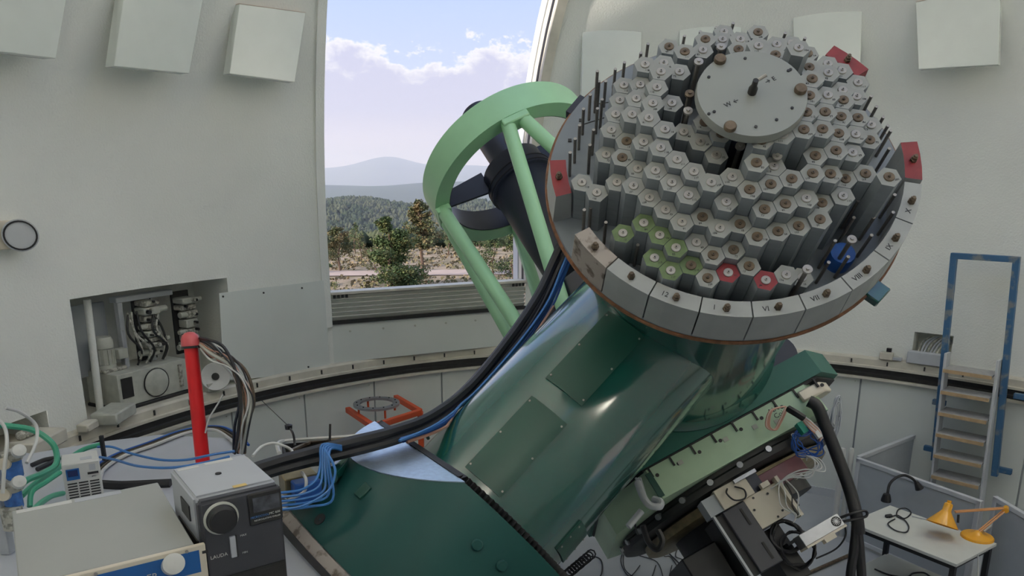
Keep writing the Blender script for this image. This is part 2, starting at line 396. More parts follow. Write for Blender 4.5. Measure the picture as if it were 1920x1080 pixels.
# ---- rail, ledge, lower wall
A_LO, A_HI = math.radians(-75), math.radians(255)
def arc_trim(name, prof, mat, label, a0=A_LO, a1=A_HI, seg=132):
    b = MB(); b.lathe(prof, seg, Matrix.Translation(DC), 0, True, a0, a1 if a1 - a0 < 6.2 else a0 + 2 * math.pi)
    return tag(b.obj(name, mat, smooth=30), label, kind='structure')
Z_RAIL = 1.56
FULL = (0, 2 * math.pi)
T1 = arc_trim('trim_1', [(R_RAIL, Z_RAIL), (R_RAIL, Z_RAIL + .035), (R_RAIL + .015, Z_RAIL + .045), (R_RAIL + .015, Z_RAIL + .10), (R_RAIL + .3, Z_RAIL + .10), (R_RAIL + .3, Z_RAIL)], M_RAIL, 'black circular rail running round the dome base', *FULL, 144)
T2 = arc_trim('trim_2', [(R_RAIL - .005, Z_RAIL + .10), (R_RAIL - .005, Z_RAIL + .125), (R_RAIL + .02, Z_RAIL + .13), (R_RAIL + .02, Z_LEDGE - .02), (R_RAIL + .035, Z_LEDGE), (R_RAIL + .8, Z_LEDGE), (R_RAIL + .8, Z_RAIL + .10)], M_LEDGE, 'cream ledge above the black rail', *FULL, 144)
T3 = arc_trim('trim_3', [(R_RAIL - .03, Z_RAIL - .03), (R_RAIL - .03, Z_RAIL - .004), (R_RAIL + .1, Z_RAIL - .004), (R_RAIL + .1, Z_RAIL - .03)], M_LEDGE, 'thin pale lip under the black rail', *FULL, 144)
for k in range(60):
    a = math.radians(-40 + k * 4.3)
    MB().box((0, 0, 0), (.014, .02, .045), wframe(wpt(a, R_RAIL + .02, 0), R_RAIL + .018, Z_RAIL + .165)).obj('slot', M_HOLE, T2, smooth=0)
FLOOR = MB(); FLOOR.lathe([(.01, 0), (R_WALL + .3, 0), (R_WALL + .3, -.2), (.01, -.2)], 96, Matrix.Translation(DC), 0, True)
tag(FLOOR.obj('floor', M_FLOOR, smooth=20), 'grey painted observatory floor', kind='structure')
DA0, DA1 = math.radians(-31), math.radians(-13.5)       # doorway out of the dome
LW = arc_trim('wall_lower', [(R_RAIL + .06, 0), (R_RAIL + .06, Z_RAIL - .02), (R_RAIL + .12, Z_RAIL - .02), (R_RAIL + .12, 0)], M_GREYBOARD, 'pale grey panelled wall under the black rail', DA1, DA0 + 2 * math.pi, 144)
seam = [wang(onwall(x, y, R_RAIL)) for x, y in ((572.5, 735), (703, 707), (829, 689), (1625, 706))]
step = (seam[0] - seam[2]) / 2
a = seam[1] - 22 * step
k0 = [seam[1] + i * step for i in range(-21, 14)]
for a0 in k0:
    if a0 + step > DA0 - .01 and a0 < DA1 + .01: continue
    b = MB(); b.lathe([(R_RAIL + .035, .02), (R_RAIL + .035, Z_RAIL - .035), (R_RAIL + .058, Z_RAIL - .035), (R_RAIL + .058, .02)], 5, Matrix.Translation(DC), 0, True, a0 + .002, a0 + step - .002)
    pn = b.obj('panel', M_PANEL, LW, smooth=30)
    MB().cyl(wpt(a0 + .012, R_RAIL + .036, Z_RAIL - .08), wpt(a0 + .012, R_RAIL + .028, Z_RAIL - .08), .007, seg=6).obj('screw', M_MACH, pn)
MB().lathe([(R_RAIL + .02, 0), (R_RAIL + .02, .10), (R_RAIL + .035, .10), (R_RAIL + .035, 0)], 144, Matrix.Translation(DC), 0, True, DA1, DA0 + 2 * math.pi).obj('skirting', M_GREYFRAME, LW)
DOOR = thing('door_1', None, None, wpt((DA0 + DA1) / 2, R_RAIL + .08, 0)); tag(DOOR, 'open low doorway in the panelled wall', kind='structure')
for a_ in (DA0, DA1): MB().box((0, 0, (Z_RAIL - .03) / 2), (.06, .14, Z_RAIL - .03), wframe(wpt(a_, R_RAIL + .09, 0), R_RAIL + .09, 0)).obj('door_frame', M_GREYFRAME, DOOR)
MB().box((.02, -.5, (Z_RAIL - .06) / 2), (.035, 1.0, Z_RAIL - .08), wframe(wpt(DA0, R_RAIL, 0), R_RAIL - .0, 0)).obj('door_leaf', M_PANEL, DOOR)
MB().box((0, .9, -.06), (2.2, 1.7, .1), wframe(wpt((DA0 + DA1) / 2, R_RAIL, 0), R_RAIL + .05, 0)).obj('landing', M_PLAT, DOOR)

# ---- raised platform on which the cooling equipment stands
ZP = 1.90
edge = [atz(x, y, ZP) for x, y in ((545, 980), (515, 930), (478, 880), (448, 838), (430, 822), (300, 815), (190, 828), (60, 850))]
poly = [(p.x, p.y) for p in edge]
pa, pb = wang(edge[-1]), wang(V((1.6, -.4, 0)))
for k in range(25):
    a = pa + (pb % (2 * math.pi) - pa) * k / 24; p = wpt(a, R_RAIL - .12, 0); poly.append((p.x, p.y))
poly += [(1.5, 1.4), (.2, 1.5), (-.9, 2.2)]
PLB = MB().prism(poly, ZP - .14, ZP); PLAT = tag(PLB.obj('floor_platform', M_PLAT, smooth=0), 'pale grey raised platform beside the telescope pier', kind='structure')
for k in range(5):
    p = V((-2.2 + .35 * k, 3.9 - .75 * k, 0)); MB().box((p.x, p.y, (ZP - .14) / 2), (.1, .1, ZP - .14)).obj('post', M_GREYFRAME, PLAT)
# ================================================================== telescope
AX = V((.05479681, .79760455, -.60068652))                    # declination axis, away from the weights
PP = V((.6681581, .41776274, .61566148))                      # polar axis, up
QQ = PP.cross(AX)
ph = math.radians(20); TT = QQ * math.cos(ph) + PP * math.sin(ph); UU = PP * math.cos(ph) - QQ * math.sin(ph)
DD = 3.0
DK = CAM + ray(1372.6, 289.3) * (1.2055 * DD)                 # centre of the weight ring
E1 = AX.cross(V((0, 0, 1))).normalized(); E2 = E1.cross(AX)
FD = frame(DK, E1, E2, -AX)                                   # disc frame: z towards the weights' faces
P0 = DK + AX * (.425 * DD); FP = frame(P0, AX, QQ, PP)        # polar frame
PT = DK + AX * 2.9511; FT = frame(PT, UU, AX, TT)             # tube frame: z towards the sky
TEL = thing('telescope', 'green telescope with counterweight disc, polar shaft and pale green truss', 'telescope', V((P0.x, P0.y, .95)))
def dpl(x, y, h):
    P = onplane(x, y, DK - AX * h, AX) - DK; return P.dot(E1), P.dot(E2)
def h_for(xy, px, py):
    best = min((abs(proj(FD @ V((xy[0], xy[1], h / 200)))[1] - py), h / 200) for h in range(-40, 120)); return best[1]

# polar shaft, housing
PR = .5
MB().lathe([(.30, -1.92), (PR - .02, -1.92), (PR, -1.90), (PR, -.23), (PR - .012, -.205), (PR - .035, -.195), (.1, -.195)], 64, FP).obj('polar_shaft', M_DKGREEN, TEL, smooth=35)
HR = .66
MB().lathe([(.3, -.27), (HR + .05, -.27), (HR + .05, -.33), (HR, -.34), (HR, -1.86), (HR + .015, -1.93), (HR + .05, -1.975), (HR + .05, -2.0), (.3, -2.0)], 72, FD).obj('declination_housing', M_DKGREEN, TEL, smooth=35)
def shaft_panel(w0, w1, a0, a1, R, t, name='access_panel', mat=M_DKGREEN2, frm=FP, par=TEL):
    b = MB(); n = 8; vs = []
    for i in range(n + 1):
        a = math.radians(a0 + (a1 - a0) * i / n)
        for r in (R - .01, R + t):
            for w in (w0, w1): vs.append((r * math.cos(a), r * math.sin(a), w))
    fs = []
    for i in range(n):
        p, q = 4 * i, 4 * i + 4
        fs += [(p + 2, p + 3, q + 3, q + 2), (p, q, q + 1, p + 1), (p, p + 2, q + 2, q), (p + 1, q + 1, q + 3, p + 3)]
    fs += [(0, 1, 3, 2), (4 * n, 4 * n + 2, 4 * n + 3, 4 * n + 1)]
    b.add(vs, fs, frm); o = b.obj(name, mat, par)
    for aa in (a0 + 1.6, a1 - 1.6):
        for w in (w0 + .03, (w0 + w1) / 2, w1 - .03):
            q = math.radians(aa); d = frm.to_3x3() @ V((math.cos(q), math.sin(q), 0)); c = frm @ V(((R + t) * math.cos(q), (R + t) * math.sin(q), w))
            MB().cyl(c - d * .002, c + d * .004, .006, seg=6).obj('screw', M_ZINC, o)
    return o
shaft_panel(-1.19, -.665, 164, 192.5, PR, .009); shaft_panel(-1.83, -1.315, 165.5, 193.5, PR, .009)
shaft_panel(-1.80, -1.60, 246, 275, PR, .012)
# worm gear ring between shaft and mount
gb = MB(); NT = 170; vs = []; fs = []
for i in range(NT * 2):
    a = 2 * math.pi * i / (NT * 2); r = .80 if i % 2 else .765
    for w in (-1.895, -1.925): vs.append((r * math.cos(a), r * math.sin(a), w))
n2 = NT * 2
for i in range(n2):
    j = (i + 1) % n2; fs.append((2 * i, 2 * j, 2 * j + 1, 2 * i + 1))
fs += [[2 * i for i in range(n2)], [2 * i + 1 for i in range(n2)][::-1]]
gb.add(vs, fs, FP); go = gb.obj('gear_ring', M_RAIL, TEL, smooth=0)
bm = bmesh.new(); bm.from_mesh(go.data); bmesh.ops.bisect_plane(bm, geom=bm.verts[:] + bm.edges[:] + bm.faces[:], plane_co=(0, 0, 2.41), plane_no=(0, 0, 1), clear_outer=True)
bmesh.ops.holes_fill(bm, edges=[e for e in bm.edges if e.is_boundary]); bm.to_mesh(go.data); bm.free()

# counterweight disc
pl_ = MB().lathe([(.05, -.30), (.78, -.27), (.86, -.245), (.872, -.235), (.872, -.22), (.865, -.21), (.865, -.20), (.05, -.20)], 96, FD).obj('weight_plate', [M_PLATE], TEL, smooth=35)
MB().lathe([(.860, -.235), (.878, -.233), (.882, -.224), (.878, -.214), (.860, -.214)], 120, FD, 0, True).obj('plate_rim', M_RUSTRIM, TEL)
# thin dark grooves and pockets on the bare part of the plate
for i in range(6):
    a = math.radians(122 + i * 10); MB().box((.80 * math.cos(a), .80 * math.sin(a), -.198), (.018, .018, .006), FD).obj('bolt', M_RAIL, pl_)
for i in range(4):
    a = math.radians(150 - i * 12); c = FD @ Matrix.Translation((.74 * math.cos(a), .74 * math.sin(a), -.199)) @ Matrix.Rotation(a + .9, 4, 'Z')
    MB().box((0, 0, 0), (.16, .004, .004), c).obj('groove', M_RAIL, pl_)
def ring_weight(a0, a1, mat, side, h=0., mark=None):
    b = MB(); n = 3; vs = []; g = math.radians(.22)
    for i in range(n + 1):
        a = math.radians(a0) + g + (math.radians(a1 - a0) - 2 * g) * i / n
        for r, z in ((.78, -.2), (.78, h), (.856, h), (.872, -.2)): vs.append((r * math.cos(a), r * math.sin(a), z))
    fs = []; mi = []
    for i in range(n):
        p, q = 4 * i, 4 * i + 4
        fs += [(p, p + 1, q + 1, q), (p + 1, p + 2, q + 2, q + 1), (p + 2, p + 3, q + 3, q + 2), (p + 3, p, q, q + 3)]; mi += [1, 0, 1, 1]
    fs += [(0, 3, 2, 1), (4 * n, 4 * n + 1, 4 * n + 2, 4 * n + 3)]; mi += [1, 1]
    b.add(vs, fs, FD); b.m = mi
    o = b.obj('ring_weight', [mat, side], TEL, smooth=0)
    am = math.radians((a0 + a1) / 2); T = FD @ Matrix.Translation((.82 * math.cos(am), .82 * math.sin(am), h))
    MB().lathe([(.017, -.004), (.017, .012), (.014, .014), (.014, .026), (.009, .030), (.009, .036), (0, .036)], 6, T).obj('bolt', M_RUST, o, smooth=0)
    if mark:
        am2 = am - math.radians(3.6); M = FD @ Matrix.Translation((.82 * math.cos(am2), .82 * math.sin(am2), h + .0008)) @ Matrix.Rotation(am2 + math.pi / 2, 4, 'Z')
        link('marking', text_mesh(mark, .034, M_INK), o, M)
    return o
marks = {2: '12', 3: 'I', 4: 'VI', 5: 'VII', 6: 'VIII', 7: 'IX', 8: 'X', 9: 'X'}
for k in range(10):
    a0 = -148.9 + 15.3 * k
    if k == 9: ring_weight(-10, 5, M_RED, M_RING)
    else: ring_weight(a0, a0 + 15.3, M_STAIN if k == 0 else M_RING, M_STAIN if k == 0 else M_RING, 0, marks.get(k))
ring_weight(36.2, 50.9, M_RED, M_RED); ring_weight(-178, -163.5, M_RED, M_RING)
# small dark clamp at the disc's lower edge
MB().box((.90, 0, -.23), (.075, .10, .05), FD @ Matrix.Rotation(-.74, 4, 'Z')).obj('edge_clamp', M_DKGREEN, TEL, bevel=.006)
MB().box((.885, 0, -.235), (.03, .13, .05), FD @ Matrix.Rotation(2.55, 4, 'Z')).obj('edge_clamp', M_NAVY, TEL)

# hexagonal weights
HEX = "-7,5,13,1166,159;-6,4,20,1198,157;-5,3,25,1229,163;-7,4,13,1159,187;-6,3,21,1190,186;-5,2,25,1223,192;-4,2,22,1256,193;-7,3,14,1151,215;-6,2,21,1183,214;-5,1,26,1215,222;-7,2,14,1143,244;-6,1,14,1171,264;-5,0,21,1202,266;-4,0,26,1244,243;-4,-1,25,1235,276;-3,0,21,1279,247;-7,1,8,1133,291;-6,0,14,1164,295;-3,-2,25,1268,298;-5,-1,14,1194,317;-4,-2,21,1226,320;-3,-3,21,1256,342;-8,0,3,1088,342;-6,-1,8,1153,342;-5,-2,14,1184,348;-7,-1,4,1115,362;-4,-3,14,1215,371;-2,-4,21,1288,366;-3,-4,14,1244,393;-2,-5,14,1275,416;-4,-4,8,1204,418;-5,-4,4,1165,438;-3,-5,8,1234,440;-2,0,24,1319,231;-1,-1,24,1353,252;-2,-1,22,1312,268;-1,-2,21,1344,292;1,-3,35,1428,264;2,-3,35,1467,253;1,-4,32,1418,304;2,-4,26,1454,313;-2,-3,25,1298,320;0,-4,26,1374,332;-1,-4,26,1330,342;2,-5,26,1445,346;3,-5,26,1486,335;1,-5,26,1406,355;0,-5,21,1360,379;2,-6,21,1433,391;3,-6,21,1472,381;-1,-5,14,1315,406;1,-6,14,1386,420;0,-6,15,1349,429;3,-7,14,1459,433;2,-7,14,1419,443;-1,-6,8,1303,453;1,-7,8,1374,468;0,-7,8,1335,478;4,-7,14,1497,422;-2,-6,8,1266,464;-3,-6,4,1224,484;-2,-7,4,1255,507;-1,-7,4,1293,497;0,-8,4,1325,521;3,-1,35,1519,180;5,-1,26,1583,188;6,0,15,1604,182;3,-2,35,1513,210;4,-2,32,1548,209;5,-2,26,1578,218;6,-2,22,1609,221;7,-2,14,1632,235;3,-3,35,1508,242;4,-3,32,1543,241;5,-3,26,1575,250;6,-3,22,1602,252;7,-3,15,1631,263;4,-4,26,1529,292;5,-4,26,1569,281;6,-4,21,1601,286;4,-5,26,1524,325;5,-5,22,1558,328;6,-5,15,1587,335;7,-5,15,1624,326;8,-6,21,1664,331;4,-6,21,1512,371;5,-6,14,1544,381;6,-6,15,1581,367;5,-7,15,1538,412;1,-8,4,1364,511;3,-9,4,1435,526;2,-8,5,1403,499;4,-9,4,1475,515;5,-9,-3,1509,526;-6,5,23,1208,122;-5,4,25,1237,135;-4,4,22,1270,134;-5,7,13,1250,87;-4,6,16,1281,97;-3,6,14,1314,94;-3,7,12,1319,72;-2,7,9,1352,74;-2,8,5,1358,60;-1,6,15,1385,74;-1,5,18,1386,92;-5,5,21,1242,117;0,7,8,1418,60;0,4,26,1423,86;1,4,24,1459,84;1,3,27,1457,104;2,5,13,1485,83;2,3,24,1490,105;2,2,37,1500,89;3,4,13,1515,101;3,2,23,1522,127;3,0,35,1522,147;4,2,22,1551,119;4,1,26,1552,136;5,2,15,1575,133;4,-1,32,1552,177;5,0,22,1578,169;6,1,14,1607,153"
G, PSI, OA, OB = .093, math.radians(17.2), 0.0, .4
def cell(i, j):
    x, y = i + OA, j + OB
    return (G * (x * math.cos(PSI) + y * math.cos(PSI + math.pi / 3)), G * (x * math.sin(PSI) + y * math.sin(PSI + math.pi / 3)))
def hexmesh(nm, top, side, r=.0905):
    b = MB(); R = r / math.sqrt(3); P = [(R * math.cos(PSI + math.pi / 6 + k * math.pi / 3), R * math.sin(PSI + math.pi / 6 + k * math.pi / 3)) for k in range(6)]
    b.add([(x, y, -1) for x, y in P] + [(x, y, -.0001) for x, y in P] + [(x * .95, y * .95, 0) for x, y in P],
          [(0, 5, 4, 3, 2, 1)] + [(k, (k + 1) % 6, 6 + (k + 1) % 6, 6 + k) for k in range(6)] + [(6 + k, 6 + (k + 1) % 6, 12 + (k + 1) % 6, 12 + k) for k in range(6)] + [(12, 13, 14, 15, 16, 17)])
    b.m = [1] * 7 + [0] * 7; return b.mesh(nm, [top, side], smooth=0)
HM = {'g': hexmesh('hex_weight', M_HEX, M_HEXSHADE), 'n': hexmesh('hex_weight', M_HEXGREEN, M_HEXSHADE), 'r': hexmesh('hex_weight', M_RED, M_HEXSHADE)}
def washer(nm, m1, m2, r=.0215):
    b = MB(); b.lathe([(r, 0), (r, .004), (r - .002, .006), (0, .006)], 14); b.lathe([(.007, .006), (.007, .011), (0, .012)], 6)
    b.lathe([(.0035, .012), (.0035, .0135), (0, .0135)], 5, mi=1); return b.mesh(nm, [m1, m2])
WS = {'z': washer('washer', M_ZINC, M_RAIL), 'b': washer('washer', M_RUST, M_RAIL, .0235)}
GREEN = {(1204, 418), (1165, 438), (1234, 440), (1266, 464), (1224, 484), (1255, 507), (1293, 497)}; REDH = {(1364, 511), (1435, 526)}
GREYW = {(1512, 371), (1581, 367), (1601, 286), (1602, 252), (1632, 235), (1552, 177), (1467, 253), (1454, 313), (1423, 86), (1459, 84), (1490, 105), (1552, 136), (1607, 153), (1578, 169), (1604, 182), (1475, 515), (1509, 526), (1485, 83), (1500, 89), (1575, 133), (1551, 119)}
BROWNX = {(1319, 231), (1353, 252), (1171, 264), (1164, 295), (1250, 87), (1281, 97), (1315, 406), (1386, 420), (1374, 468), (1335, 478), (1325, 521), (1293, 497), (1386, 92), (1319, 72), (1360, 60)}
NUM = ['115', '117', '110', '119', '101', '105', '108', '112', '77', '91', '84', '13', '104', '16', '118', '63', '72', '95', '111', '53']
used = set()
for k, s_ in enumerate(HEX.split(';')):
    i, j, h, x, y = map(int, s_.split(',')); used.add((i, j)); h /= 100; cx, cy = cell(i, j)
    kind = 'n' if (x, y) in GREEN else 'r' if (x, y) in REDH else 'g'
    # each pillar stands on its place in the plate; its own length comes from where its face shows
    T = FD @ Matrix.Translation((cx, cy, h))
    o = link('hex_weight', HM[kind], TEL, T @ Matrix.Diagonal((1, 1, h + .2, 1)))
    brown = ((x > 1400 and (x, y) not in GREYW) or (x, y) in BROWNX) and kind == 'g'
    if (x, y) == (1293, 497): brown = True
    link('washer', WS['b' if brown else 'z'], o, T @ Matrix.Rotation(random.uniform(0, 1), 4, 'Z'))
    ang = random.choice((-1.9, -1.3, -.8, -.4, -2.3)); rr = .034
    link('marking', text_mesh(NUM[k % len(NUM)], .0135, M_INK), o, T @ Matrix.Translation((rr * math.cos(ang), rr * math.sin(ang), .0006)) @ Matrix.Rotation(random.uniform(-.3, .3), 4, 'Z'))

# threaded rods on the free places
RODS = [(1100, 133, 1095, 200), (1192, 82, 1187, 118), (1185, 105, 1181, 132), (1151, 117, 1148, 150), (1142, 143, 1139, 170), (1136, 160, 1132, 200), (1110, 152, 1106, 198), (1101, 178, 1098, 222), (1129, 187, 1125, 240),
        (1093, 204, 1092, 252), (1120, 214, 1117, 250), (1086, 237, 1085, 280), (1078, 264, 1077, 305), (1112, 243, 1110, 290), (1105, 272, 1103, 325), (1068, 292, 1068, 330), (1225, 75, 1222, 100), (1219, 87, 1216, 104),
        (1665, 180, 1646, 216), (1629, 192, 1619, 206), (1655, 226, 1651, 236), (1659, 241, 1648, 262), (1687, 245, 1660, 290), (1706, 246, 1690, 272), (1655, 275, 1645, 292), (1653, 303, 1640, 324),
        (1646, 365, 1613, 416), (1677, 367, 1649, 408), (1674, 399, 1646, 440), (1634, 442, 1607, 481), (1605, 376, 1578, 428), (1605, 408, 1572, 455), (1636, 409, 1611, 449), (1563, 452, 1535, 502), (1568, 418, 1548, 450),
        (1523, 462, 1506, 492), (1485, 473, 1472, 500), (1445, 483, 1439, 504), (1396, 537, 1391, 558), (1070, 394, 1069, 454), (1135, 417, 1132, 457), (1193, 464, 1189, 498), (1107, 399, 1105, 430), (1145, 376, 1143, 410), (1172, 397, 1170, 430), (1552, 496, 1530, 530), (1592, 486, 1565, 520),
        (1522, 71, 1519, 86), (1507, 80, 1505, 90), (1537, 98, 1535, 104), (1628, 151, 1626, 158), (1624, 180, 1621, 188), (1356, 44, 1356, 52), (1322, 52, 1321, 62), (1290, 60, 1289, 70), (1257, 68, 1256, 78), (1476, 62, 1475, 72)]
rodm = MB(); rodm.lathe([(.0078, 0), (.0078, 1), (0, 1)], 8); rodm = rodm.mesh('threaded_rod', M_ROD)
tipm = MB(); tipm.lathe([(.0082, 0), (.0082, .002), (.004, .0022), (0, .0005)], 8); tipm = tipm.mesh('rod_tip', M_ZINC)
for x0, y0, x1, y1 in RODS:
    cx, cy = dpl(x1, y1, -.2)
    if math.hypot(cx, cy) > .765: s_ = .765 / math.hypot(cx, cy); cx, cy = cx * s_, cy * s_
    h = min(max(h_for((cx, cy), x0, y0), -.02), .36)
    o = link('threaded_rod', rodm, TEL, FD @ Matrix.Translation((cx, cy, -.2)) @ Matrix.Diagonal((1, 1, h + .2, 1)))
    link('rod_tip', tipm, o, FD @ Matrix.Translation((cx, cy, h)))
def stud(x, y, h, r=.010, rd=.021, mat=M_ZINC, name='stud'):
    cx, cy = dpl(x, y, h); o = MB().lathe([(r, -.2), (r, h)], 10, FD @ Matrix.Translation((cx, cy, 0))).obj(name, M_ROD, TEL)
    MB().lathe([(rd, -.006), (rd, .004), (.008, .005), (.008, .012), (0, .012)], 14, FD @ Matrix.Translation((cx, cy, h))).obj('washer', mat, o); return o
for x, y, h, mm in ((1290, 208, .27, M_ZINC), (1388, 274, .22, M_ZINC), (1293, 176, .30, M_RUST), (1310, 116, .30, M_ZINC), (1457, 293, .28, M_ZINC), (1352, 88, .30, M_ZINC), (1597, 449, .04, M_ZINC), (1514, 505, .12, M_ZINC)): stud(x, y, h, mat=mm)
bx_, by_ = dpl(1581, 474, -.115); MB().lathe([(.060, -.2), (.060, -.125), (.055, -.115), (0, -.115)], 18, FD @ Matrix.Translation((bx_, by_, 0))).obj('blue_weight', M_BLUE, TEL)
# round cover over the middle
cv = MB().lathe([(.20, .36), (.232, .36), (.232, .385), (.228, .40), (0, .40)], 64, FD).obj('round_cover', M_COVER, TEL)
MB().lathe([(.11, -.2), (.11, .362)], 32, FD).obj('cover_column', M_NAVY, TEL)
for x, y in ((1350, 112), (1501, 168), (1369, 238), (1521, 147)):
    cx, cy = dpl(x, y, .405)
    if math.hypot(cx, cy) > .23: continue
    MB().lathe([(.026, .40), (.026, .413), (.023, .418), (0, .418)], 18, FD @ Matrix.Translation((cx, cy, 0))).obj('knob', M_RUST, cv)
for x, y in ((1329, 145), (1397, 110), (1478, 133), (1485, 203), (1417, 238), (1339, 210), (1329, 214), (1482, 131), (1456, 225)):
    cx, cy = dpl(x, y, .40); MB().lathe([(.007, .399), (.007, .404), (0, .4045)], 8, FD @ Matrix.Translation((cx, cy, 0))).obj('bolt', M_RAIL, cv)
MB().lathe([(.019, .40), (.019, .425), (.012, .44), (.012, .47), (0, .47)], 14, FD).obj('centre_spindle', M_RAIL, cv)
MB().cyl(FD @ V((.0, .01, .45)), FD @ V((.045, .028, .47)), .008, seg=8).obj('spindle_lever', M_ZINC, cv)
for body, x, y, rot in (('\u2192 E', 1444, 151, .5), ('W \u2190', 1372, 193, .5)):
    cx, cy = dpl(x, y, .4); link('marking', text_mesh(body, .030, M_INK), cv, FD @ Matrix.Translation((cx, cy, .401)) @ Matrix.Rotation(rot, 4, 'Z'))

# ---- tube: saddle box, mirror cell, roller ring, flange
def oct_poly(hw, ha, cu, ca): return [(-hw + cu, -ha), (hw - cu, -ha), (hw, -ha + ca), (hw, ha - ca), (hw - cu, ha), (-hw + cu, ha), (-hw, ha - ca), (-hw, -ha + ca)]
MB().prism(oct_poly(1.04, .955, .30, .40), -.72, -.53, FT).obj('saddle_box', M_SADDLE, TEL, smooth=0)
MB().cyl(FT @ V((.70, -.62, -.38)), FT @ V((.70, .2, -.38)), .17, seg=24).obj('drive_motor', M_NAVY, TEL)
MB().prism([(-.68, -.945), (.58, -.945), (.66, -.86), (.66, .86), (.58, .945), (-.68, .945), (-1.0, .52), (-1.0, -.52)], -.955, -.735, FT).obj('mirror_cell', M_CELL, TEL, smooth=0)
MB().prism(oct_poly(1.01, .93, .31, .41), -.74, -.715, FT).obj('cell_gasket', M_RAIL, TEL)
MB().lathe([(.3, -.45), (.74, -.45), (.74, .95), (.70, .95), (.70, -.45)], 48, FT).obj('inner_baffle', M_NAVY, TEL)
cellp = MB().prism([(-.70, -.9565), (-.66, -.9565), (-.66, -.94), (-.70, -.94)], -.94, -.76, FT).obj('cell_strap', M_DKGREEN2, TEL)
for i in range(9):
    u = -.66 + i * .165
    MB().box((u, -.948, -.765), (.012, .012, .07), FT).obj('clip', M_RAIL, TEL)
    MB().lathe([(.013, -.003), (.013, .003), (0, .003)], 10, FT @ Matrix.Translation((u + .03, -.945, -.80)) @ Matrix.Rotation(math.pi / 2, 4, 'X')).obj('hole_plug', M_RAIL, TEL)
for u, t_ in ((.12, -.83), (-.1, -.81), (.27, -.87), (-.45, -.80)):
    MB().box((u, -.946, t_), (.035, .006, .03), FT).obj('cell_tag', M_MACH, TEL)
for body, u, t_ in (('NA', .30, -.79), ('Coir', .32, -.835)):
    link('marking', text_mesh(body, .05, M_INK), TEL, FT @ Matrix.Translation((u, -.9455, t_)) @ Matrix.Rotation(math.pi / 2, 4, 'X'))
MB().lathe([(.5, -1.06), (.90, -1.06), (.93, -1.045), (.93, -1.0), (.90, -.985), (.90, -.95), (.5, -.95)], 72, FT).obj('roller_ring', M_RAIL, TEL)
for i in range(26):
    a = 2 * math.pi * i / 26; c = FT @ V((.925 * math.cos(a), .925 * math.sin(a), -1.0)); d = FT.to_3x3() @ V((math.cos(a), math.sin(a), 0))
    MB().cyl(c - d * .02, c + d * .022, .022, seg=10).obj('roller', M_ALU, TEL)
MB().lathe([(.3, -1.16), (.74, -1.16), (.78, -1.14), (.78, -1.08), (.72, -1.06), (.3, -1.06)], 56, FT).obj('instrument_flange', M_BRASS, TEL)
MB().lathe([(.2, -1.30), (.55, -1.30), (.55, -1.16), (.2, -1.16)], 40, FT).obj('adapter_drum', M_RAIL, TEL)
# cream bracket and junction on the upper end of the cell
MB().prism([(.50, -.975), (.70, -.93), (.80, -.80), (.74, -.72), (.50, -.92)], -.845, -.765, FT).obj('cream_guard', M_CREAM, TEL, bevel=.01)

# ---- truss, ring, spider, secondary hub
RO, RI, ZR = .858, .714, 2.423
MB().lathe([(RI, ZR), (RO, ZR), (RO, ZR + .27), (RI, ZR + .27)], 96, FT, 0, True).obj('top_ring', M_LTGREEN, TEL)
MB().lathe([(RI - .004, ZR + .01), (RI - .004, ZR + .262), (RI - .012, ZR + .262), (RI - .012, ZR + .01)], 96, FT, 0, True).obj('ring_liner', M_NAVY, TEL)
def tp(r, deg, z): a = math.radians(deg); return FT @ V((r * math.sin(a), r * math.cos(a), z))   # degrees from the a axis towards u
ZB = -.5
for kq, node in enumerate((0, 90, 180, 270)):
    top = tp((RO + RI) / 2, node, ZR + .01)
    for sg in (-1, 1):
        tt = tp(.79, node + sg * 4.5, ZR + .0); bb = tp(.95, node + sg * (55 if node % 180 == 0 else 34), ZB)
        MB().cyl(tt, tt.lerp(bb, .72), .062, seg=18).obj('truss_bar', M_LTGREEN, TEL)
    T = zframe(tp(.785, node, ZR - .03), TT, tp(1, node, 0) - tp(0, node, 0))
    gs = MB().box((0, 0, 0), (.14, .24, .07), T).obj('truss_bracket', M_LTGREEN, TEL, bevel=.01)
    for dx in (-.045, .045):
        for dy in (-.09, .09): MB().lathe([(.013, -.05), (.013, -.035), (0, -.035)], 6, T @ Matrix.Translation((dx, dy, .0))).obj('bolt', M_LTGREEN, gs)
MB().lathe([(.76, .24), (.97, .24), (.97, .40), (.76, .40)], 48, FT, 0, True).obj('centre_section', M_NAVY, TEL)
hub = MB().lathe([(.10, 1.30), (.29, 1.32), (.30, 1.36), (.30, 2.30), (.325, 2.31), (.325, 2.40), (.30, 2.41), (.30, 2.55), (.17, 2.62), (.155, 2.64), (.155, 3.30), (.10, 3.34), (0, 3.34)], 48, FT).obj('secondary_hub', M_NAVY, TEL, smooth=35)
for z in (2.33, 2.385): MB().lathe([(.322, z), (.330, z + .004), (.330, z + .012), (.322, z + .016)], 48, FT, 0, True).obj('hub_band', M_BLACK, hub)
for node in (0, 90, 180, 270):
    p, q = tp(.28, node, 0) - PT, tp(RI - .004, node, 0) - PT
    n_ = TT.cross(p).normalized() * .012; z0, z1 = TT * (ZR - .02), TT * (ZR + .22); y0, y1 = TT * (ZR + .03), TT * (ZR + .19)
    MB().hexa([PT + p - n_ + z0, PT + q - n_ + y0, PT + q + n_ + y0, PT + p + n_ + z0, PT + p - n_ + z1, PT + q - n_ + y1, PT + q + n_ + y1, PT + p + n_ + z1]).obj('spider_vane', M_NAVY, TEL)

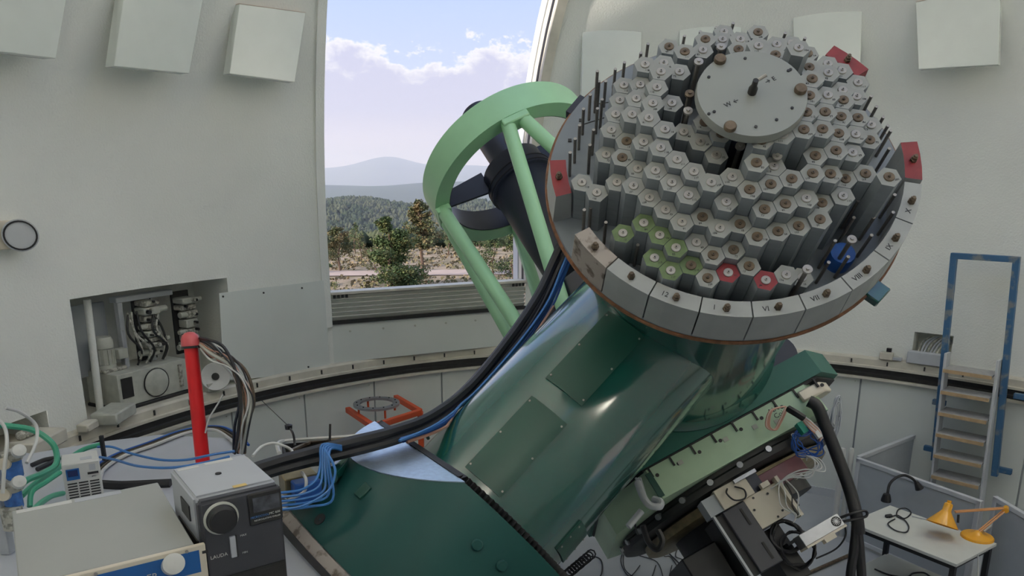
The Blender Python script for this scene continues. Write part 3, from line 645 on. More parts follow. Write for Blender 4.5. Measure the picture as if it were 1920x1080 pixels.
# ================================================================== fixed mount
MNT = thing('telescope_mount', 'dark green drum mount with flat sawn-off top under the polar shaft', 'telescope mount', (-.75, 3.4, 0))
bm = bmesh.new(); RM = .82; n = 96; W0, W1 = -2.575, -1.93
rings = [[bm.verts.new(FP @ V((RM * math.cos(2 * math.pi * i / n), RM * math.sin(2 * math.pi * i / n), w))) for i in range(n)] for w in (W0, W0 + .2, W1 - .2, W1)]
for r0, r1 in zip(rings, rings[1:]):
    for i in range(n): bm.faces.new((r0[i], r0[(i + 1) % n], r1[(i + 1) % n], r1[i]))
bm.faces.new(rings[0][::-1]); bm.faces.new(rings[-1])
res = bmesh.ops.bisect_plane(bm, geom=bm.verts[:] + bm.edges[:] + bm.faces[:], plane_co=(0, 0, 2.4), plane_no=(0, 0, 1), clear_outer=True, dist=1e-6)
bmesh.ops.contextual_create(bm, geom=[e for e in res['geom_cut'] if isinstance(e, bmesh.types.BMEdge)])
top_f = max(bm.faces, key=lambda f: f.calc_center_median().z + (10 if all(abs(v.co.z - 2.4) < 1e-4 for v in f.verts) else 0)); top_poly = [v.co.copy() for v in top_f.verts]
bmesh.ops.recalc_face_normals(bm, faces=bm.faces)
me = bpy.data.meshes.new('mount_drum'); bm.to_mesh(me); bm.free(); me.materials.append(M_DRUM); me.shade_smooth(); me.set_sharp_from_angle(angle=math.radians(35))
link('mount_drum', me, MNT)
nt_ = len(top_poly); MB().add([p + V((0, 0, .001)) for p in top_poly] + [p + V((0, 0, .006)) for p in top_poly], [list(range(nt_, 2 * nt_)), list(range(nt_))[::-1]] + [(i, (i + 1) % nt_, nt_ + (i + 1) % nt_, nt_ + i) for i in range(nt_)]).obj('top_sheet', M_SHEET, MNT, smooth=0)
MB().lathe([(.3, W0 - .055), (.865, W0 - .055), (.865, W0 - .002), (.3, W0 - .002)], 96, FP, 0, True).obj('base_flange', M_STAIN, MNT)
MB().lathe([(.3, W0 - .085), (.885, W0 - .085), (.885, W0 - .055), (.3, W0 - .055)], 96, FP, 0, True).obj('pier_collar', M_BLACK, MNT)
MB().lathe([(.3, W0 - .36), (.855, W0 - .36), (.855, W0 - .085), (.3, W0 - .085)], 64, FP, 0, True).obj('pier_head', M_PLAT, MNT)
c_ = FP @ V((0, 0, W0 - .30)); MB().prism([(c_.x - .3, c_.y - .5), (c_.x + .7, c_.y - .5), (c_.x + .7, c_.y + .5), (c_.x - .3, c_.y + .5)], 0, c_.z - .2).obj('pier', M_PLAT, MNT, bevel=.03)
for w, a in ((-2.1, 197.6), (-2.09, 208)):
    q = math.radians(a); d = FP.to_3x3() @ V((math.cos(q), math.sin(q), 0)); c = FP @ V((RM * math.cos(q), RM * math.sin(q), w))
    MB().lathe([(.028, -.006), (.028, .008), (.022, .014), (0, .014)], 16, zframe(c, d)).obj('cap_plug', M_DRUM, MNT)
q = math.radians(155.6); d = FP.to_3x3() @ V((math.cos(q), math.sin(q), 0)); c = FP @ V((RM * math.cos(q), RM * math.sin(q), -2.27))
MB().box((0, 0, 0), (.075, .055, .02), zframe(c, d, PP)).obj('name_plate', M_DKGREEN2, MNT, bevel=.003)
q = math.radians(150); c = FP @ V((RM * math.cos(q), RM * math.sin(q), -2.5)); MB().lathe([(.03, -.01), (.03, .004), (.02, .005), (0, -.002)], 14, zframe(c, FP.to_3x3() @ V((math.cos(q), math.sin(q), 0)))).obj('port', M_HOLE, MNT)
MB().cyl(PX(617, 893, 3.72), PX(650, 862, 3.95), .045, seg=12).obj('lifting_lug', M_DKGREEN, MNT)
# ================================================================== things round the room
def pw(F, x, y, off=0.):
    Y = V((F[0][1], F[1][1], F[2][1])); P = onplane(x, y, F.translation + Y * off, Y); q = F.inverted() @ P; return q.x, q.z
def dense(P, sub=6):
    P = [V(p) for p in P]; Q = []; n = len(P)
    for i in range(n - 1):
        a, b, c, e = P[max(i - 1, 0)], P[i], P[i + 1], P[min(i + 2, n - 1)]
        for k in range(sub): t = k / sub; Q.append(.5 * ((2 * b) + (c - a) * t + (2 * a - 5 * b + 4 * c - e) * t * t + (3 * b - a - 3 * c + e) * t**3))
    return Q + [P[-1]]
def mesh_obj(name, b, mat, label, cat, group=None, **k): return tag(b.obj(name, mat, None, **k), label, cat, group)

# ---- instruments hanging under the mirror cell (tube frame: u, a, t)
AI = -.85
def ibox(u0, u1, t0, t1, a0, a1): return MB().box(((u0 + u1) / 2, (a0 + a1) / 2, (t0 + t1) / 2), (u1 - u0, a1 - a0, t1 - t0), FT)
def iloc(u, a, t): return FT @ V((u, a, t))
SPG = thing('spectrograph', 'tall matt black instrument case with two slots under the mirror cell', 'instrument', iloc(-.28, -.7, -1.66))
ibox(-.37, -.20, -1.65, -1.205, AI, AI + .338).obj('case', M_DARK, SPG, bevel=.006)
ibox(-.425, -.37, -1.65, -1.21, AI + .03, AI + .40).obj('side_plate', M_RAIL, SPG)
ibox(-.435, -.42, -1.67, -1.20, AI + .01, AI + .05).obj('edge_strip', M_GREYFRAME, SPG)
for t in (-1.29, -1.54): ibox(-.26, -.243, t - .07, t + .05, AI - .004, AI + .004).obj('slot', M_HOLE, SPG)
CRB = thing('camera_bracket', 'cream metal bracket plate beside the black instrument case', 'bracket', iloc(-.05, AI, -1.45))
ibox(-.198, .055, -1.42, -1.199, AI + .02, AI + .035).obj('plate', M_CREAM, CRB, bevel=.003)
ibox(.055, .078, -1.47, -1.17, AI - .03, AI + .05).obj('flange', M_CREAM, CRB)
ibox(-.05, .01, -1.20, -1.165, AI - .02, AI + .028).obj('lug', M_CREAM, CRB)
for u, t in ((-.13, -1.22), (-.17, -1.29), (-.03, -1.24), (-.01, -1.38), (-.06, -1.40)):
    MB().lathe([(.008, 0), (.008, .004), (0, .004)], 8, FT @ Matrix.Translation((u, AI + .018, t)) @ Matrix.Rotation(math.pi / 2, 4, 'X')).obj('screw', M_RAIL, CRB)
CBX = thing('guider_box', 'cream guider box with grey side against the instrument flange', 'instrument', iloc(-.23, AI, -1.2))
ibox(-.35, -.11, -1.20, -1.058, AI - .02, AI + .085).obj('box_body', M_CREAM, CBX, bevel=.004)
ibox(-.45, -.349, -1.199, -1.075, AI, AI + .155).obj('grey_side', M_GREYBOARD, CBX)
ibox(-.20, -.03, -1.086, -1.062, AI - .05, AI - .019).obj('aluminium_rod', M_ALU, CBX)
MB().tube([iloc(-.26, AI - .03, -1.09), iloc(-.29, AI - .06, -1.12), iloc(-.27, AI - .06, -1.18), iloc(-.20, AI - .05, -1.20), iloc(-.17, AI - .04, -1.15), iloc(-.21, AI - .03, -1.10)], .006).obj('cable', M_BLACK, CBX)
MRN = thing('maroon_cover', 'dull maroon cover plate beside the cream guider box', 'cover plate', iloc(.15, AI, -1.2))
ibox(-.01, .32, -1.235, -1.105, AI + .049, AI + .073).obj('plate', M_MAROON, MRN, bevel=.004)
ibox(-.108, -.009, -1.20, -1.08, AI + .04, AI + .075).obj('dark_block', M_NAVY, MRN)
ibox(.20, .25, -1.25, -1.234, AI + .02, AI + .07).obj('white_catch', M_WHITE, MRN)
ALB = thing('camera_controller', 'brushed aluminium controller box with round fan grille under the telescope', 'electronics', iloc(.1, AI, -1.66))
ibox(-.06, .24, -1.65, -1.565, AI - .10, AI + .04).obj('case', M_ALU, ALB, bevel=.004)
ibox(-.105, -.045, -1.59, -1.57, AI + .035, AI + .155).obj('mounting_arm', M_RAIL, ALB)
ibox(-.058, -.045, -1.59, -1.57, AI - .02, AI + .045).obj('arm_lug', M_RAIL, ALB)
FG = FT @ Matrix.Translation((.20, AI - .101, -1.607)) @ Matrix.Rotation(math.pi / 2, 4, 'X')
MB().lathe([(.032, 0), (.032, .003), (.026, .003), (.026, .0015), (0, .0015)], 20, FG).obj('fan_grille', M_RAIL, ALB)
for k in range(6): MB().box((0, 0, .0035), (.05, .003, .002), FG @ Matrix.Rotation(math.pi * k / 6, 4, 'Z')).obj('grille_bar', M_ALU, ALB)
ibox(-.06, .24, -1.664, -1.649, AI - .11, AI + .04).obj('cream_rail', M_CREAM, ALB)
ibox(.06, .14, -1.69, -1.663, AI - .12, AI - .06).obj('connector', M_CREAM, ALB)
SPB = thing('black_chassis', 'dark open chassis full of cables behind the black instrument case', 'instrument', iloc(-.55, -.3, -1.7))
ibox(-.72, -.45, -1.74, -1.32, -.62, .05).obj('chassis', M_BLACK, SPB, bevel=.01)
ibox(-.60, .30, -1.38, -1.31, -.34, .30).obj('carrier_plate', M_RAIL, SPB)
ibox(-.19, -.04, -1.80, -1.43, -.70, -.2).obj('lower_block', M_BLACK, SPB)
for k in range(3): MB().cyl(iloc(-.4 + .3 * k, -.2, -1.31), iloc(-.4 + .3 * k, -.2, -1.298), .02, seg=8).obj('standoff', M_ALU, SPB)
rnd = random.Random(3)
def loopcable(c, ex, ey, r, turns, wob, rad, seg=5):
    P = []
    for k in range(turns * 9 + 1):
        a = 2 * math.pi * k / 9; q = r * (1 + rnd.uniform(-wob, wob)); P.append(c + ex * (q * math.cos(a)) + ey * (q * math.sin(a)) + ex.cross(ey) * rnd.uniform(-.02, .02))
    return MB().tube(P, rad, seg, 4)
iu, ia, it = [FT.to_3x3() @ V(q) for q in ((1, 0, 0), (0, 1, 0), (0, 0, 1))]
cab = thing('black_cable_coil', 'thick black cable coil beside the aluminium controller box', 'cable', iloc(-.08, AI, -1.6))
loopcable(iloc(-.06, AI + .095, -1.53), iu, it, .10, 3, .12, .012, 7).obj('coil', M_BLACK, cab)
loopcable(iloc(-.045, AI + .095, -1.64), iu, it, .11, 3, .2, .008).obj('lower_coil', M_BLACK, cab)
MB().tube([iloc(.238, AI - .01, -1.63), iloc(.275, AI + .0, -1.64), iloc(.25, AI + .03, -1.71), iloc(.16, AI + .07, -1.75), iloc(.02, AI + .095, -1.74)], .006).obj('lead', M_BLACK, cab)
wc = thing('white_cable_loop', 'white cables looping over the cream bracket plate', 'cable', iloc(.3, AI, -1.3))
for k in range(4):
    o = k * .018
    MB().tube([PX(1462 - 6 * k, 905 + 4 * k, 5.05), PX(1480, 890 + 2 * k, 5.02), PX(1510 + 3 * k, 880 + 5 * k, 5.0), PX(1546 - 6 * k, 884 - 6 * k, 5.0), PX(1538 - 8 * k, 862 - 2 * k, 5.05), PX(1512, 854 + 3 * k, 5.1)], .0046).obj('strand', M_WHITE, wc)
for k in range(4):
    MB().tube([PX(1462 + 4 * k, 900, 5.05), PX(1460 + 12 * k, 925, 5.0), PX(1466 + 10 * k, 950, 4.98), PX(1490 + 3 * k, 965, 4.98), PX(1488 + 2 * k, 980 - 4 * k, 4.98)], .0042).obj('strand', M_WHITE if k != 2 else M_BLACK, wc)
bc = thing('blue_wire_tangle', 'tangle of thin blue wires hanging at the cell end', 'cable', PX(1518, 835, 5.5))
for k in range(7): loopcable(PX(1516 + rnd.uniform(-10, 10), 832 + rnd.uniform(-6, 6), 5.15), iu, it, .085, 1, .35, .0045).obj('wire', M_BLUE, bc)
oc = thing('orange_wire_hank', 'hank of orange and white wires on the pale green cell', 'cable', PX(1455, 785, 5.3))
for k in range(9): 
    x = rnd.uniform(-6, 6); MB().tube([PX(1470 + x, 762, 5.14), PX(1445 + x, 770, 5.1), PX(1438 + x * 1.4, 798, 5.08), PX(1452 + x, 806, 5.08), PX(1464 + x, 786, 5.1), PX(1474 + x, 764, 5.14)], .0045).obj('wire', M_COPPER if k % 3 else M_WHITE, oc)
pk = thing('pink_wire_bundle', 'pinkish wire bundle with white connectors beside the black cable sleeve', 'cable', PX(1530, 800, 5.3))
for k in range(6): MB().tube([PX(1506, 780 + 1.5 * k, 5.04), PX(1520, 790 + 3 * k, 5.02), PX(1536, 806 + 2.5 * k, 5.06), PX(1542 - k, 822 + k, 5.08)], .006).obj('wire', M_COPPER if k % 2 else M_WHITE, pk)
MB().box((0, 0, 0), (.03, .03, .05), zframe(PX(1533, 815, 5.04), it)).obj('connector', M_WHITE, pk)
MB().box((0, 0, 0), (.04, .05, .08), zframe(PX(1503, 803, 5.08), it)).obj('teal_clip', M_TEAL, pk)
gw = thing('grey_wire_hank', 'hank of thin grey wires dangling outside the black cable sleeve', 'cable', PX(1560, 775, 5.6))
for k in range(6): loopcable(PX(1566 + rnd.uniform(-4, 4), 782 + rnd.uniform(-8, 8), 5.3), (iu * .42 + it * .1), V((0, 0, 1.15)), .11, 1, .2, .004).obj('wire', M_GREYFRAME, gw)
hs = thing('black_cable_sleeve', 'thick black corrugated cable sleeve hanging from the cell to the floor', 'cable', atz(1605, 1300, 0))
MB().tube([PX(1516, 752, 5.16), PX(1532, 762, 5.14), PX(1546, 795, 5.12), PX(1566, 845, 5.1), PX(1592, 915, 5.05), PX(1606, 968, 5.0), PX(1610, 1000, 5.0)], .040, 10, 6).obj('sleeve', M_BLACK, hs)
for k, xe in ((0, 1594), (1, 1616)): MB().tube([PX(1606, 975, 5.0), PX(1602 + 10 * k, 1030, 5.0), PX(xe, 1090, 5.0), PX(xe + 4, 1200, 5.0), PX(xe, 1330, 5.0)], .030, 9, 5).obj('branch', M_BLACK, hs)
MB().tube([PX(1478, 766, 5.08), PX(1488, 772, 5.05), PX(1498, 778, 5.04), PX(1507, 784, 5.04)], .024, 8).obj('side_sleeve', M_BLACK, hs)
MB().tube([PX(1572, 972, 5.0), PX(1600, 962, 4.95), PX(1622, 958, 4.97), PX(1624, 968, 4.97), PX(1600, 974, 4.95), PX(1572, 980, 5.0)], .009).obj('cross_lead', M_BLACK, hs)
gl = thing('grey_hose_loop', 'short grey hose looping out beside the green shaft', 'hose', PX(1210, 935, 4.9))
MB().tube([PX(1196, 905, 5.0), PX(1205, 930, 4.9), PX(1218, 947, 4.86), PX(1236, 950, 4.86), PX(1238, 941, 4.9), PX(1226, 936, 4.95)], .024, 9).obj('hose', M_GREYFRAME, gl)
MB().cyl(PX(1203, 958, 4.9), PX(1178, 988, 4.86), .022, seg=10).obj('grey_tube', M_GREYFRAME, gl)
for k in range(3): MB().tube([PX(1192 + 4 * k, 896, 5.02), PX(1198 + 4 * k, 915, 4.98), PX(1203 + 4 * k, 932, 4.9)], .008).obj('wire', M_GREYBOARD, gl)
fl = thing('floor_cable', 'thin black cable lying in loops on the grey floor below the cell', 'cable', atz(1250, 1030, .01))
MB().tube([PX(1190, 965, 5.1), PX(1195, 1000, 5.4), atz(1215, 1028, .012), atz(1245, 1030, .012), atz(1262, 1045, .012), atz(1285, 1062, .012), atz(1330, 1062, .012), atz(1370, 1045, .012)], .007).obj('cable', M_BLACK, fl)
MB().tube([PX(1205, 985, 4.9), PX(1215, 1015, 4.9), PX(1232, 1030, 4.85), PX(1242, 1015, 4.85), PX(1234, 995, 4.9)], .02).obj('hanging_loop', M_BLACK, fl)
MB().tube([atz(1060, 1072, .012), atz(1095, 1045, .012), atz(1125, 1048, .012), atz(1128, 1075, .012), atz(1110, 1100, .012)], .007).obj('cable', M_BLACK, fl)
for k in range(5):
    a_ = rnd.uniform(0, 6); MB().tube([atz(1120 + 38 * k, 1000 + 6 * k, .01), atz(1150 + 30 * k + rnd.uniform(-25, 25), 1030 + 14 * math.sin(a_), .01), atz(1140 + 36 * k + rnd.uniform(-30, 30), 1060 + rnd.uniform(-15, 15), .01), atz(1180 + 34 * k, 1085 + 10 * math.cos(a_), .01), atz(1200 + 30 * k, 1060, .01)], .005, 5).obj('cable', M_BLACK, fl)
cs = thing('coiled_lead', 'curly black spring lead under the end of the green shaft', 'cable', PX(1090, 1055, 4.5))
P = []
for k in range(90):
    f_ = k / 89; a = k * .75; P.append(PX(1062 + 48 * f_, 1078 - 40 * f_, 4.6) + V((0, 0, .03 * math.sin(a))) + V((.03 * math.cos(a), 0, 0)))
MB().tube(P, .005, 5, 1).obj('lead', M_BLACK, cs)

# ---- cable harness down the shaft, across the mount and off behind the chiller
HP = [(1076, 440, 5.3), (1052, 490, 5.4), (1020, 560, 5.3), (965, 640, 5.02), (890, 728, 4.66), (820, 785, 4.22), (745, 815, 3.98), (660, 838, 3.8), (580, 858, 3.66), (520, 876, 3.55), (470, 892, 3.45), (425, 930, 3.48), (395, 975, 3.5), (350, 985, 3.55)]
def off_mount(P, r):
    """lay a cable on the shaft or on the flat top of the drum instead of inside them"""
    out = []
    for p in P:
        q = FP.inverted() @ p; rad = math.hypot(q.x, q.y)
        if -1.95 < q.z < -.15 and rad < PR + r + .008: s = (PR + r + .008) / rad; p = FP @ V((q.x * s, q.y * s, q.z))
        elif -2.62 < q.z <= -1.88 and rad < RM + r + .008 and p.z < 2.408 + r: p = V((p.x, p.y, 2.408 + r))
        out.append(p)
    return out
hn = thing('cable_harness', 'black sleeved cable harness with blue cables running down the green shaft', 'cable', PX(700, 828, 3.9))
for k, (ox, oy, rr) in enumerate(((-9, -7, .030), (-6, 3, .030), (-14, -2, .026), (-2, 9, .024), (-4, -10, .016), (-12, 7, .018))):
    MB().tube(off_mount(dense([PX(x + ox + rnd.uniform(-2, 2), y + oy + rnd.uniform(-2, 2), d + .02 * (k % 3) - .02) for x, y, d in (HP if k < 4 else HP[4:])]), rr), rr, 8, 1).obj('sleeve', M_BLACK, hn)
for k in range(9):
    off = (k - 4) * .012; P = [PX(x + 8 + 1.6 * (k - 4) * (1 + .5 * math.sin(y * .02 + k)), y + 10 + 1.2 * (k % 3) + rnd.uniform(-2, 2), d - .05 + off) for x, y, d in HP[:7]]
    MB().tube(off_mount(dense(P), .0085), .0085, 6, 1).obj('blue_cable', M_BLUELT if k % 3 == 0 else M_BLUE, hn)
MB().tube(off_mount(dense([PX(x + 18, y + 14, d - .03) for x, y, d in HP[2:7]]), .009), .009, 6, 1).obj('pink_cable', M_COPPER, hn)
bl = thing('blue_hose_loops', 'blue plastic hoses dropping in loops from the black harness', 'hose', PX(600, 900, 3.6))
for k in range(5):
    MB().tube([PX(640, 836 + 2 * k, 3.66), PX(604 + 4 * k, 834 + 2 * k, 3.58), PX(601 + 4 * k, 870, 3.55 - .01 * k), PX(592 + 8 * k, 900 + 9 * k, 3.5), PX(566 + 4 * k, 918 + 8 * k, 3.48), PX(525, 924 + 8 * k, 3.46), PX(500, 926 + 8 * k, 3.40), PX(478, 930 + 8 * k, 3.30)], .0060, 6).obj('hose', M_BLUELT, bl)
MB().tube([PX(606, 838, 3.58), PX(624, 868, 3.5), PX(628, 890, 3.48), PX(614, 922, 3.46), PX(570, 948, 3.42), PX(530, 955, 3.4), PX(490, 958, 3.28)], .0062, 6).obj('hose', M_BLUELT, bl)
tr = thing('cable_trough', 'black open cable trough beside the green mount with cables inside', 'cable tray', PX(560, 850, 4.1))
q = [PX(532, 850, 3.95), PX(610, 842, 4.05), PX(606, 826, 4.5), PX(528, 832, 4.4)]
tq = MB().slab([p + V((0, 0, -.078)) for p in q], V((0, 0, -.012)))
for i in range(4):
    a_, b_ = q[i], q[(i + 1) % 4]; c_ = sum(q, V()) / 4; n_ = (c_ - (a_ + b_) / 2); n_.z = 0; n_ = n_.normalized() * .012
    tq.hexa([a_ + V((0, 0, -.085)), b_ + V((0, 0, -.085)), b_ + n_ + V((0, 0, -.085)), a_ + n_ + V((0, 0, -.085)), a_, b_, b_ + n_, a_ + n_])
tq.obj('tray', M_RAIL, tr, smooth=0)
MB().tube(off_mount(dense([PX(524, 850, 3.95), PX(521, 832, 4.35), PX(545, 826, 4.5), atz(655, 819, 2.45), atz(692, 814, 2.435)]), .012), .012, 6, 1).obj('rim_cable', M_WHITE, tr)
MB().tube(off_mount(dense([PX(545, 846, 4.1), PX(585, 830, 4.42), atz(648, 824, 2.46), atz(702, 819, 2.435)]), .012), .012, 6, 1).obj('brown_cable', M_RUST, tr)
MB().cyl(PX(618, 838, 4.0), PX(619, 795, 4.0), .006, seg=6).obj('whip_aerial', M_RAIL, tr)
MB().box((0, 0, 0), (.16, .12, .10), zframe(PX(560, 905, 3.75), V((0, 0, 1)), V((.8, .5, 0)))).obj('junction_box', M_BRASS, tr, bevel=.006)
MB().box((0, 0, 0), (.13, .12, .10), zframe(PX(572, 915, 3.7), V((0, 0, 1)), V((.8, .5, 0)))).obj('blue_box', M_BLUE, tr, bevel=.006)
jq = FP.inverted() @ PX(564, 908, 3.73); js = (RM - .004) / math.hypot(jq.x, jq.y)      # the boxes are bracketed off the drum's side
MB().cyl(FP @ jq, FP @ V((jq.x * js, jq.y * js, jq.z)), .03, seg=8).obj('box_bracket', M_RAIL, tr)
pc = thing('hanging_pull_cord', 'thin pull cord with a black toggle strung over the trough', 'cord', PX(541, 800, 4.3))
MB().tube([PX(490, 750, 4.6), PX(541, 799, 4.4)], .0022, 5, 1).obj('line', M_RAIL, pc)
MB().lathe([(0, -.02), (.02, -.014), (.022, .01), (0, .018)], 10, zframe(PX(541, 800, 4.4), V((0, 0, 1)))).obj('toggle', M_BLACK, pc)
MB().tube([PX(541, 800, 4.4), PX(549, 812, 4.36), PX(552, 826, 4.36), PX(553, 836, 4.3)], .007, 6, 3).obj('chain', M_RAIL, pc)

# ---- orange lifting frame by the wall
ZO = 1.3
oq = [atz(x, y, ZO) for x, y in ((652, 768), (742, 745), (788, 772), (700, 800))]
og = thing('orange_trolley', 'orange steel frame carrying a flat metal ring by the wall', 'trolley', (oq[2].x, oq[2].y, 0))
def bar(p, q, w, h, name, mat, par, xh=None):
    d = (q - p); F = zframe(p, d, xh or V((0, 0, 1))); return MB().box((0, 0, d.length / 2), (h, w, d.length), F).obj(name, mat, par, bevel=.004)
bar(oq[0], oq[3], .055, .06, 'arm', M_ORANGE, og); bar(oq[1], oq[2], .055, .06, 'arm', M_ORANGE, og); bar(oq[3], oq[2], .055, .06, 'cross_bar', M_ORANGE, og)
for p in (oq[2], oq[3]): bar(V((p.x, p.y, ZO)), V((p.x, p.y, .05)), .06, .06, 'post', M_ORANGE, og)
bar(V((oq[2].x, oq[2].y, .05)), V((oq[1].x, oq[1].y, .05)), .06, .06, 'foot', M_ORANGE, og); bar(V((oq[3].x, oq[3].y, .05)), V((oq[0].x, oq[0].y, .05)), .06, .06, 'foot', M_ORANGE, og)
rc = atz(706, 757, ZO + .10); MB().lathe([(.18, -.012), (.25, -.012), (.25, .012), (.18, .012)], 40, Matrix.Translation(rc), 0, True).obj('flange_ring', M_ALU, og)
for k in range(12):
    a = 2 * math.pi * k / 12; MB().lathe([(.008, .012), (.008, .02), (0, .02)], 6, Matrix.Translation(rc + V((.215 * math.cos(a), .215 * math.sin(a), 0)))).obj('bolt', M_RAIL, og)
for a in (.6, 2.2, 3.8, 5.3): MB().cyl(rc + V((.215 * math.cos(a), .215 * math.sin(a), -.012)), rc + V((.215 * math.cos(a), .215 * math.sin(a), -.11)), .012, seg=8).obj('spacer', M_ORANGE, og)
MB().cyl(atz(795, 805, ZO - .2), atz(803, 822, ZO - .35), .02, seg=10).obj('handle', M_DKGREEN2, og)

# ---- foreground cooling equipment on the platform
def frame4(pts, z):
    P = [atz(x, y, z) for x, y in pts]; c = sum(P, V()) / 4; ex = ((P[1] - P[0]) + (P[2] - P[3])).normalized(); ey = V((0, 0, 1)).cross(ex)
    w = ((P[1] - P[0]).length + (P[2] - P[3]).length) / 2; d = (abs((P[0] - P[3]).dot(ey)) + abs((P[1] - P[2]).dot(ey))) / 2
    return frame(c, ex, ey, V((0, 0, 1))), w, d
ZC = 2.65
FC, cw, cdp = frame4([(324, 878.5), (466, 848.6), (519, 907), (362, 941.5)], ZC)
chh = ZC - ZP
ch = thing('recirculating_chiller', 'dark fronted recirculating chiller with round filler cap and pale grey lid', 'chiller', FC @ V((0, 0, -chh)))
def fbox(F, c, d): return MB().box(c, d, F)
fbox(FC, (0, .02, -chh / 2 + .01), (cw, cdp - .04, chh - .02)).obj('case', M_LID, ch, bevel=.012, seg=3)
fbox(FC, (0, -cdp / 2 + .012, -chh / 2), (cw - .002, .05, chh - .006)).obj('front_panel', M_DARK, ch, bevel=.012, seg=3)
YF = -cdp / 2 - .014
FF = FC @ Matrix.Translation((0, YF, 0)) @ Matrix.Rotation(math.pi / 2, 4, 'X')   # front: x right, y up, z towards the viewer
capo = MB().lathe([(.058, 0), (.058, .012), (.052, .016), (.05, .022), (.05, .036), (.044, .042), (0, .042)], 32, FF @ Matrix.Translation((-.078, -.075, 0))).obj('filler_cap', M_BLACK, ch)
MB().lathe([(.055, .002), (.062, .004), (.062, .010), (.055, .014)], 32, FF @ Matrix.Translation((-.078, -.075, 0)), 0, True).obj('cap_ring', M_MACH, ch)
disp = MB().box((.085, -.075, .0), (.125, .125, .012), FF).obj('display_panel', M_RAIL, ch, bevel=.004)
MB().box((.088, -.058, .007), (.10, .058, .003), FF).obj('screen', pm('smoked screen', (.07, .075, .09), .15, var=.4, vs=30), disp)
link('lettering', text_mesh('MICROCOOL', .0115, M_BLUELT), disp, FF @ Matrix.Translation((.06, -.105, .0068)))
link('lettering', text_mesh('MC 600', .013, M_WHITE), disp, FF @ Matrix.Translation((.116, -.104, .0068)))
link('lettering', text_mesh('RECIRCULATING CHILLER', .0085, M_WHITE), disp, FF @ Matrix.Translation((.088, -.119, .0068)))
fbox(FC, (-.045, YF - .002, -.20), (.022, .01, .085)).obj('level_window', M_LID, ch, bevel=.002)
fbox(FC, (-.033, YF - .003, -.20), (.004, .012, .085)).obj('level_scale', M_BLACK, ch)
link('lettering', text_mesh('LAUDA', .019, M_WHITE), ch, FF @ Matrix.Translation((-.098, -.222, .002)))
for dy in (-.165, -.235): link('lettering', text_mesh('MAX' if dy > -.2 else 'MIN', .011, M_WHITE), ch, FF @ Matrix.Translation((-.005, dy, .002)))
MB().box((.02, -.39, .003), (cw - .06, .16, .006), FF).obj('vent_mesh', M_RAIL, ch)
gv = MB()
for i in range(22):
    for j in range(11): gv.lathe([(.0045, .006), (.0045, .0075), (0, .0075)], 5, FF @ Matrix.Translation((.02 - (cw - .07) / 2 + (i + .5 * (j % 2)) * (cw - .08) / 21, -.318 - j * .0145, 0)))
tag(gv.obj('vent_holes', M_HOLE, ch, smooth=0), kind='stuff')
MB().lathe([(.012, 0), (.012, .004), (0, .004)], 12, FC @ Matrix.Translation((-.01, .03, 0))).obj('lid_button', M_BLACK, ch)
fbox(FC, (.02, -cdp / 2 + .06, .0005), (.05, .025, .001)).obj('yellow_sticker', M_YSTICK, ch)
fbox(FC, (-.09, cdp / 2 - .04, .0005), (.08, .02, .001)).obj('white_label', M_WHITE, ch); fbox(FC, (.03, cdp / 2 - .03, .0005), (.11, .03, .001)).obj('white_label', M_WHITE, ch)
fbox(FC, (-cw / 2 - .002, -.02, -.09), (.006, .12, .06)).obj('side_handle', M_BLACK, ch)
fbox(FC, (-cw / 2 - .002, -.02, -.32), (.006, cdp - .12, .30)).obj('side_grille', M_RAIL, ch)

ZK = 2.50
p1, p2, p3 = [atz(x, y, ZK) for x, y in ((22, 960), (296, 904), (354, 1022))]
ex = (p2 - p1).normalized(); ey2 = (p2 - p3).normalized(); ex = (ex + V((ey2.y, -ey2.x, 0))).normalized(); ey = V((0, 0, 1)).cross(ex); kw = (p2 - p1).length; kd = abs((p2 - p3).dot(ey)); kh = ZK - ZP
FK = frame(p2 - ex * (kw / 2) - ey * (kd / 2), ex, ey, V((0, 0, 1)))
kc = thing('compressor_cabinet', 'wide off white compressor cabinet with blue front stripe beside the chiller', 'cabinet', FK @ V((0, 0, -kh)))
fbox(FK, (0, 0, -kh / 2), (kw, kd, kh)).obj('cabinet_body', M_OFFWHITE, kc, bevel=.004)
fbox(FK, (.008, -kd / 2 - .012, -kh / 2), (kw + .05, .02, kh)).obj('front_panel', M_CREAM, kc, bevel=.003)
FKF = FK @ Matrix.Translation((0, -kd / 2 - .022, 0)) @ Matrix.Rotation(math.pi / 2, 4, 'X')
MB().box((.02, -.060, 0), (kw - .02, .085, .003), FKF).obj('blue_stripe', M_LABELBLUE, kc)
link('lettering', text_mesh('CONTROLLER', .034, M_WHITE), kc, FKF @ Matrix.Translation((kw / 2 - .24, -.075, .0025)))
MB().lathe([(.034, 0), (.034, .02), (.028, .04), (.036, .055), (.036, .075), (.02, .08), (0, .078)], 24, FKF @ Matrix.Translation((kw / 2 - .085, -.05, 0)) @ Matrix.Rotation(-.5, 4, 'X')).obj('white_knob', M_WHITE, kc)
MB().box((kw / 2 + .03, -.03, .001), (.02, .010, .003), FKF).obj('slot', M_HOLE, kc)
for x in (-.05, kw / 2 - .03): MB().lathe([(.006, 0), (.006, .004), (0, .004)], 8, FKF @ Matrix.Translation((x, -.012, 0))).obj('screw', M_ZINC, kc)
fbox(FK, (-kw / 2 + .11, kd / 2 - .028, .0006), (.19, .035, .001)).obj('white_label', M_WHITE, kc); fbox(FK, (-kw / 2 + .30, kd / 2 - .03, .0006), (.17, .04, .001)).obj('grey_label', M_LID, kc)
ZT = 2.20
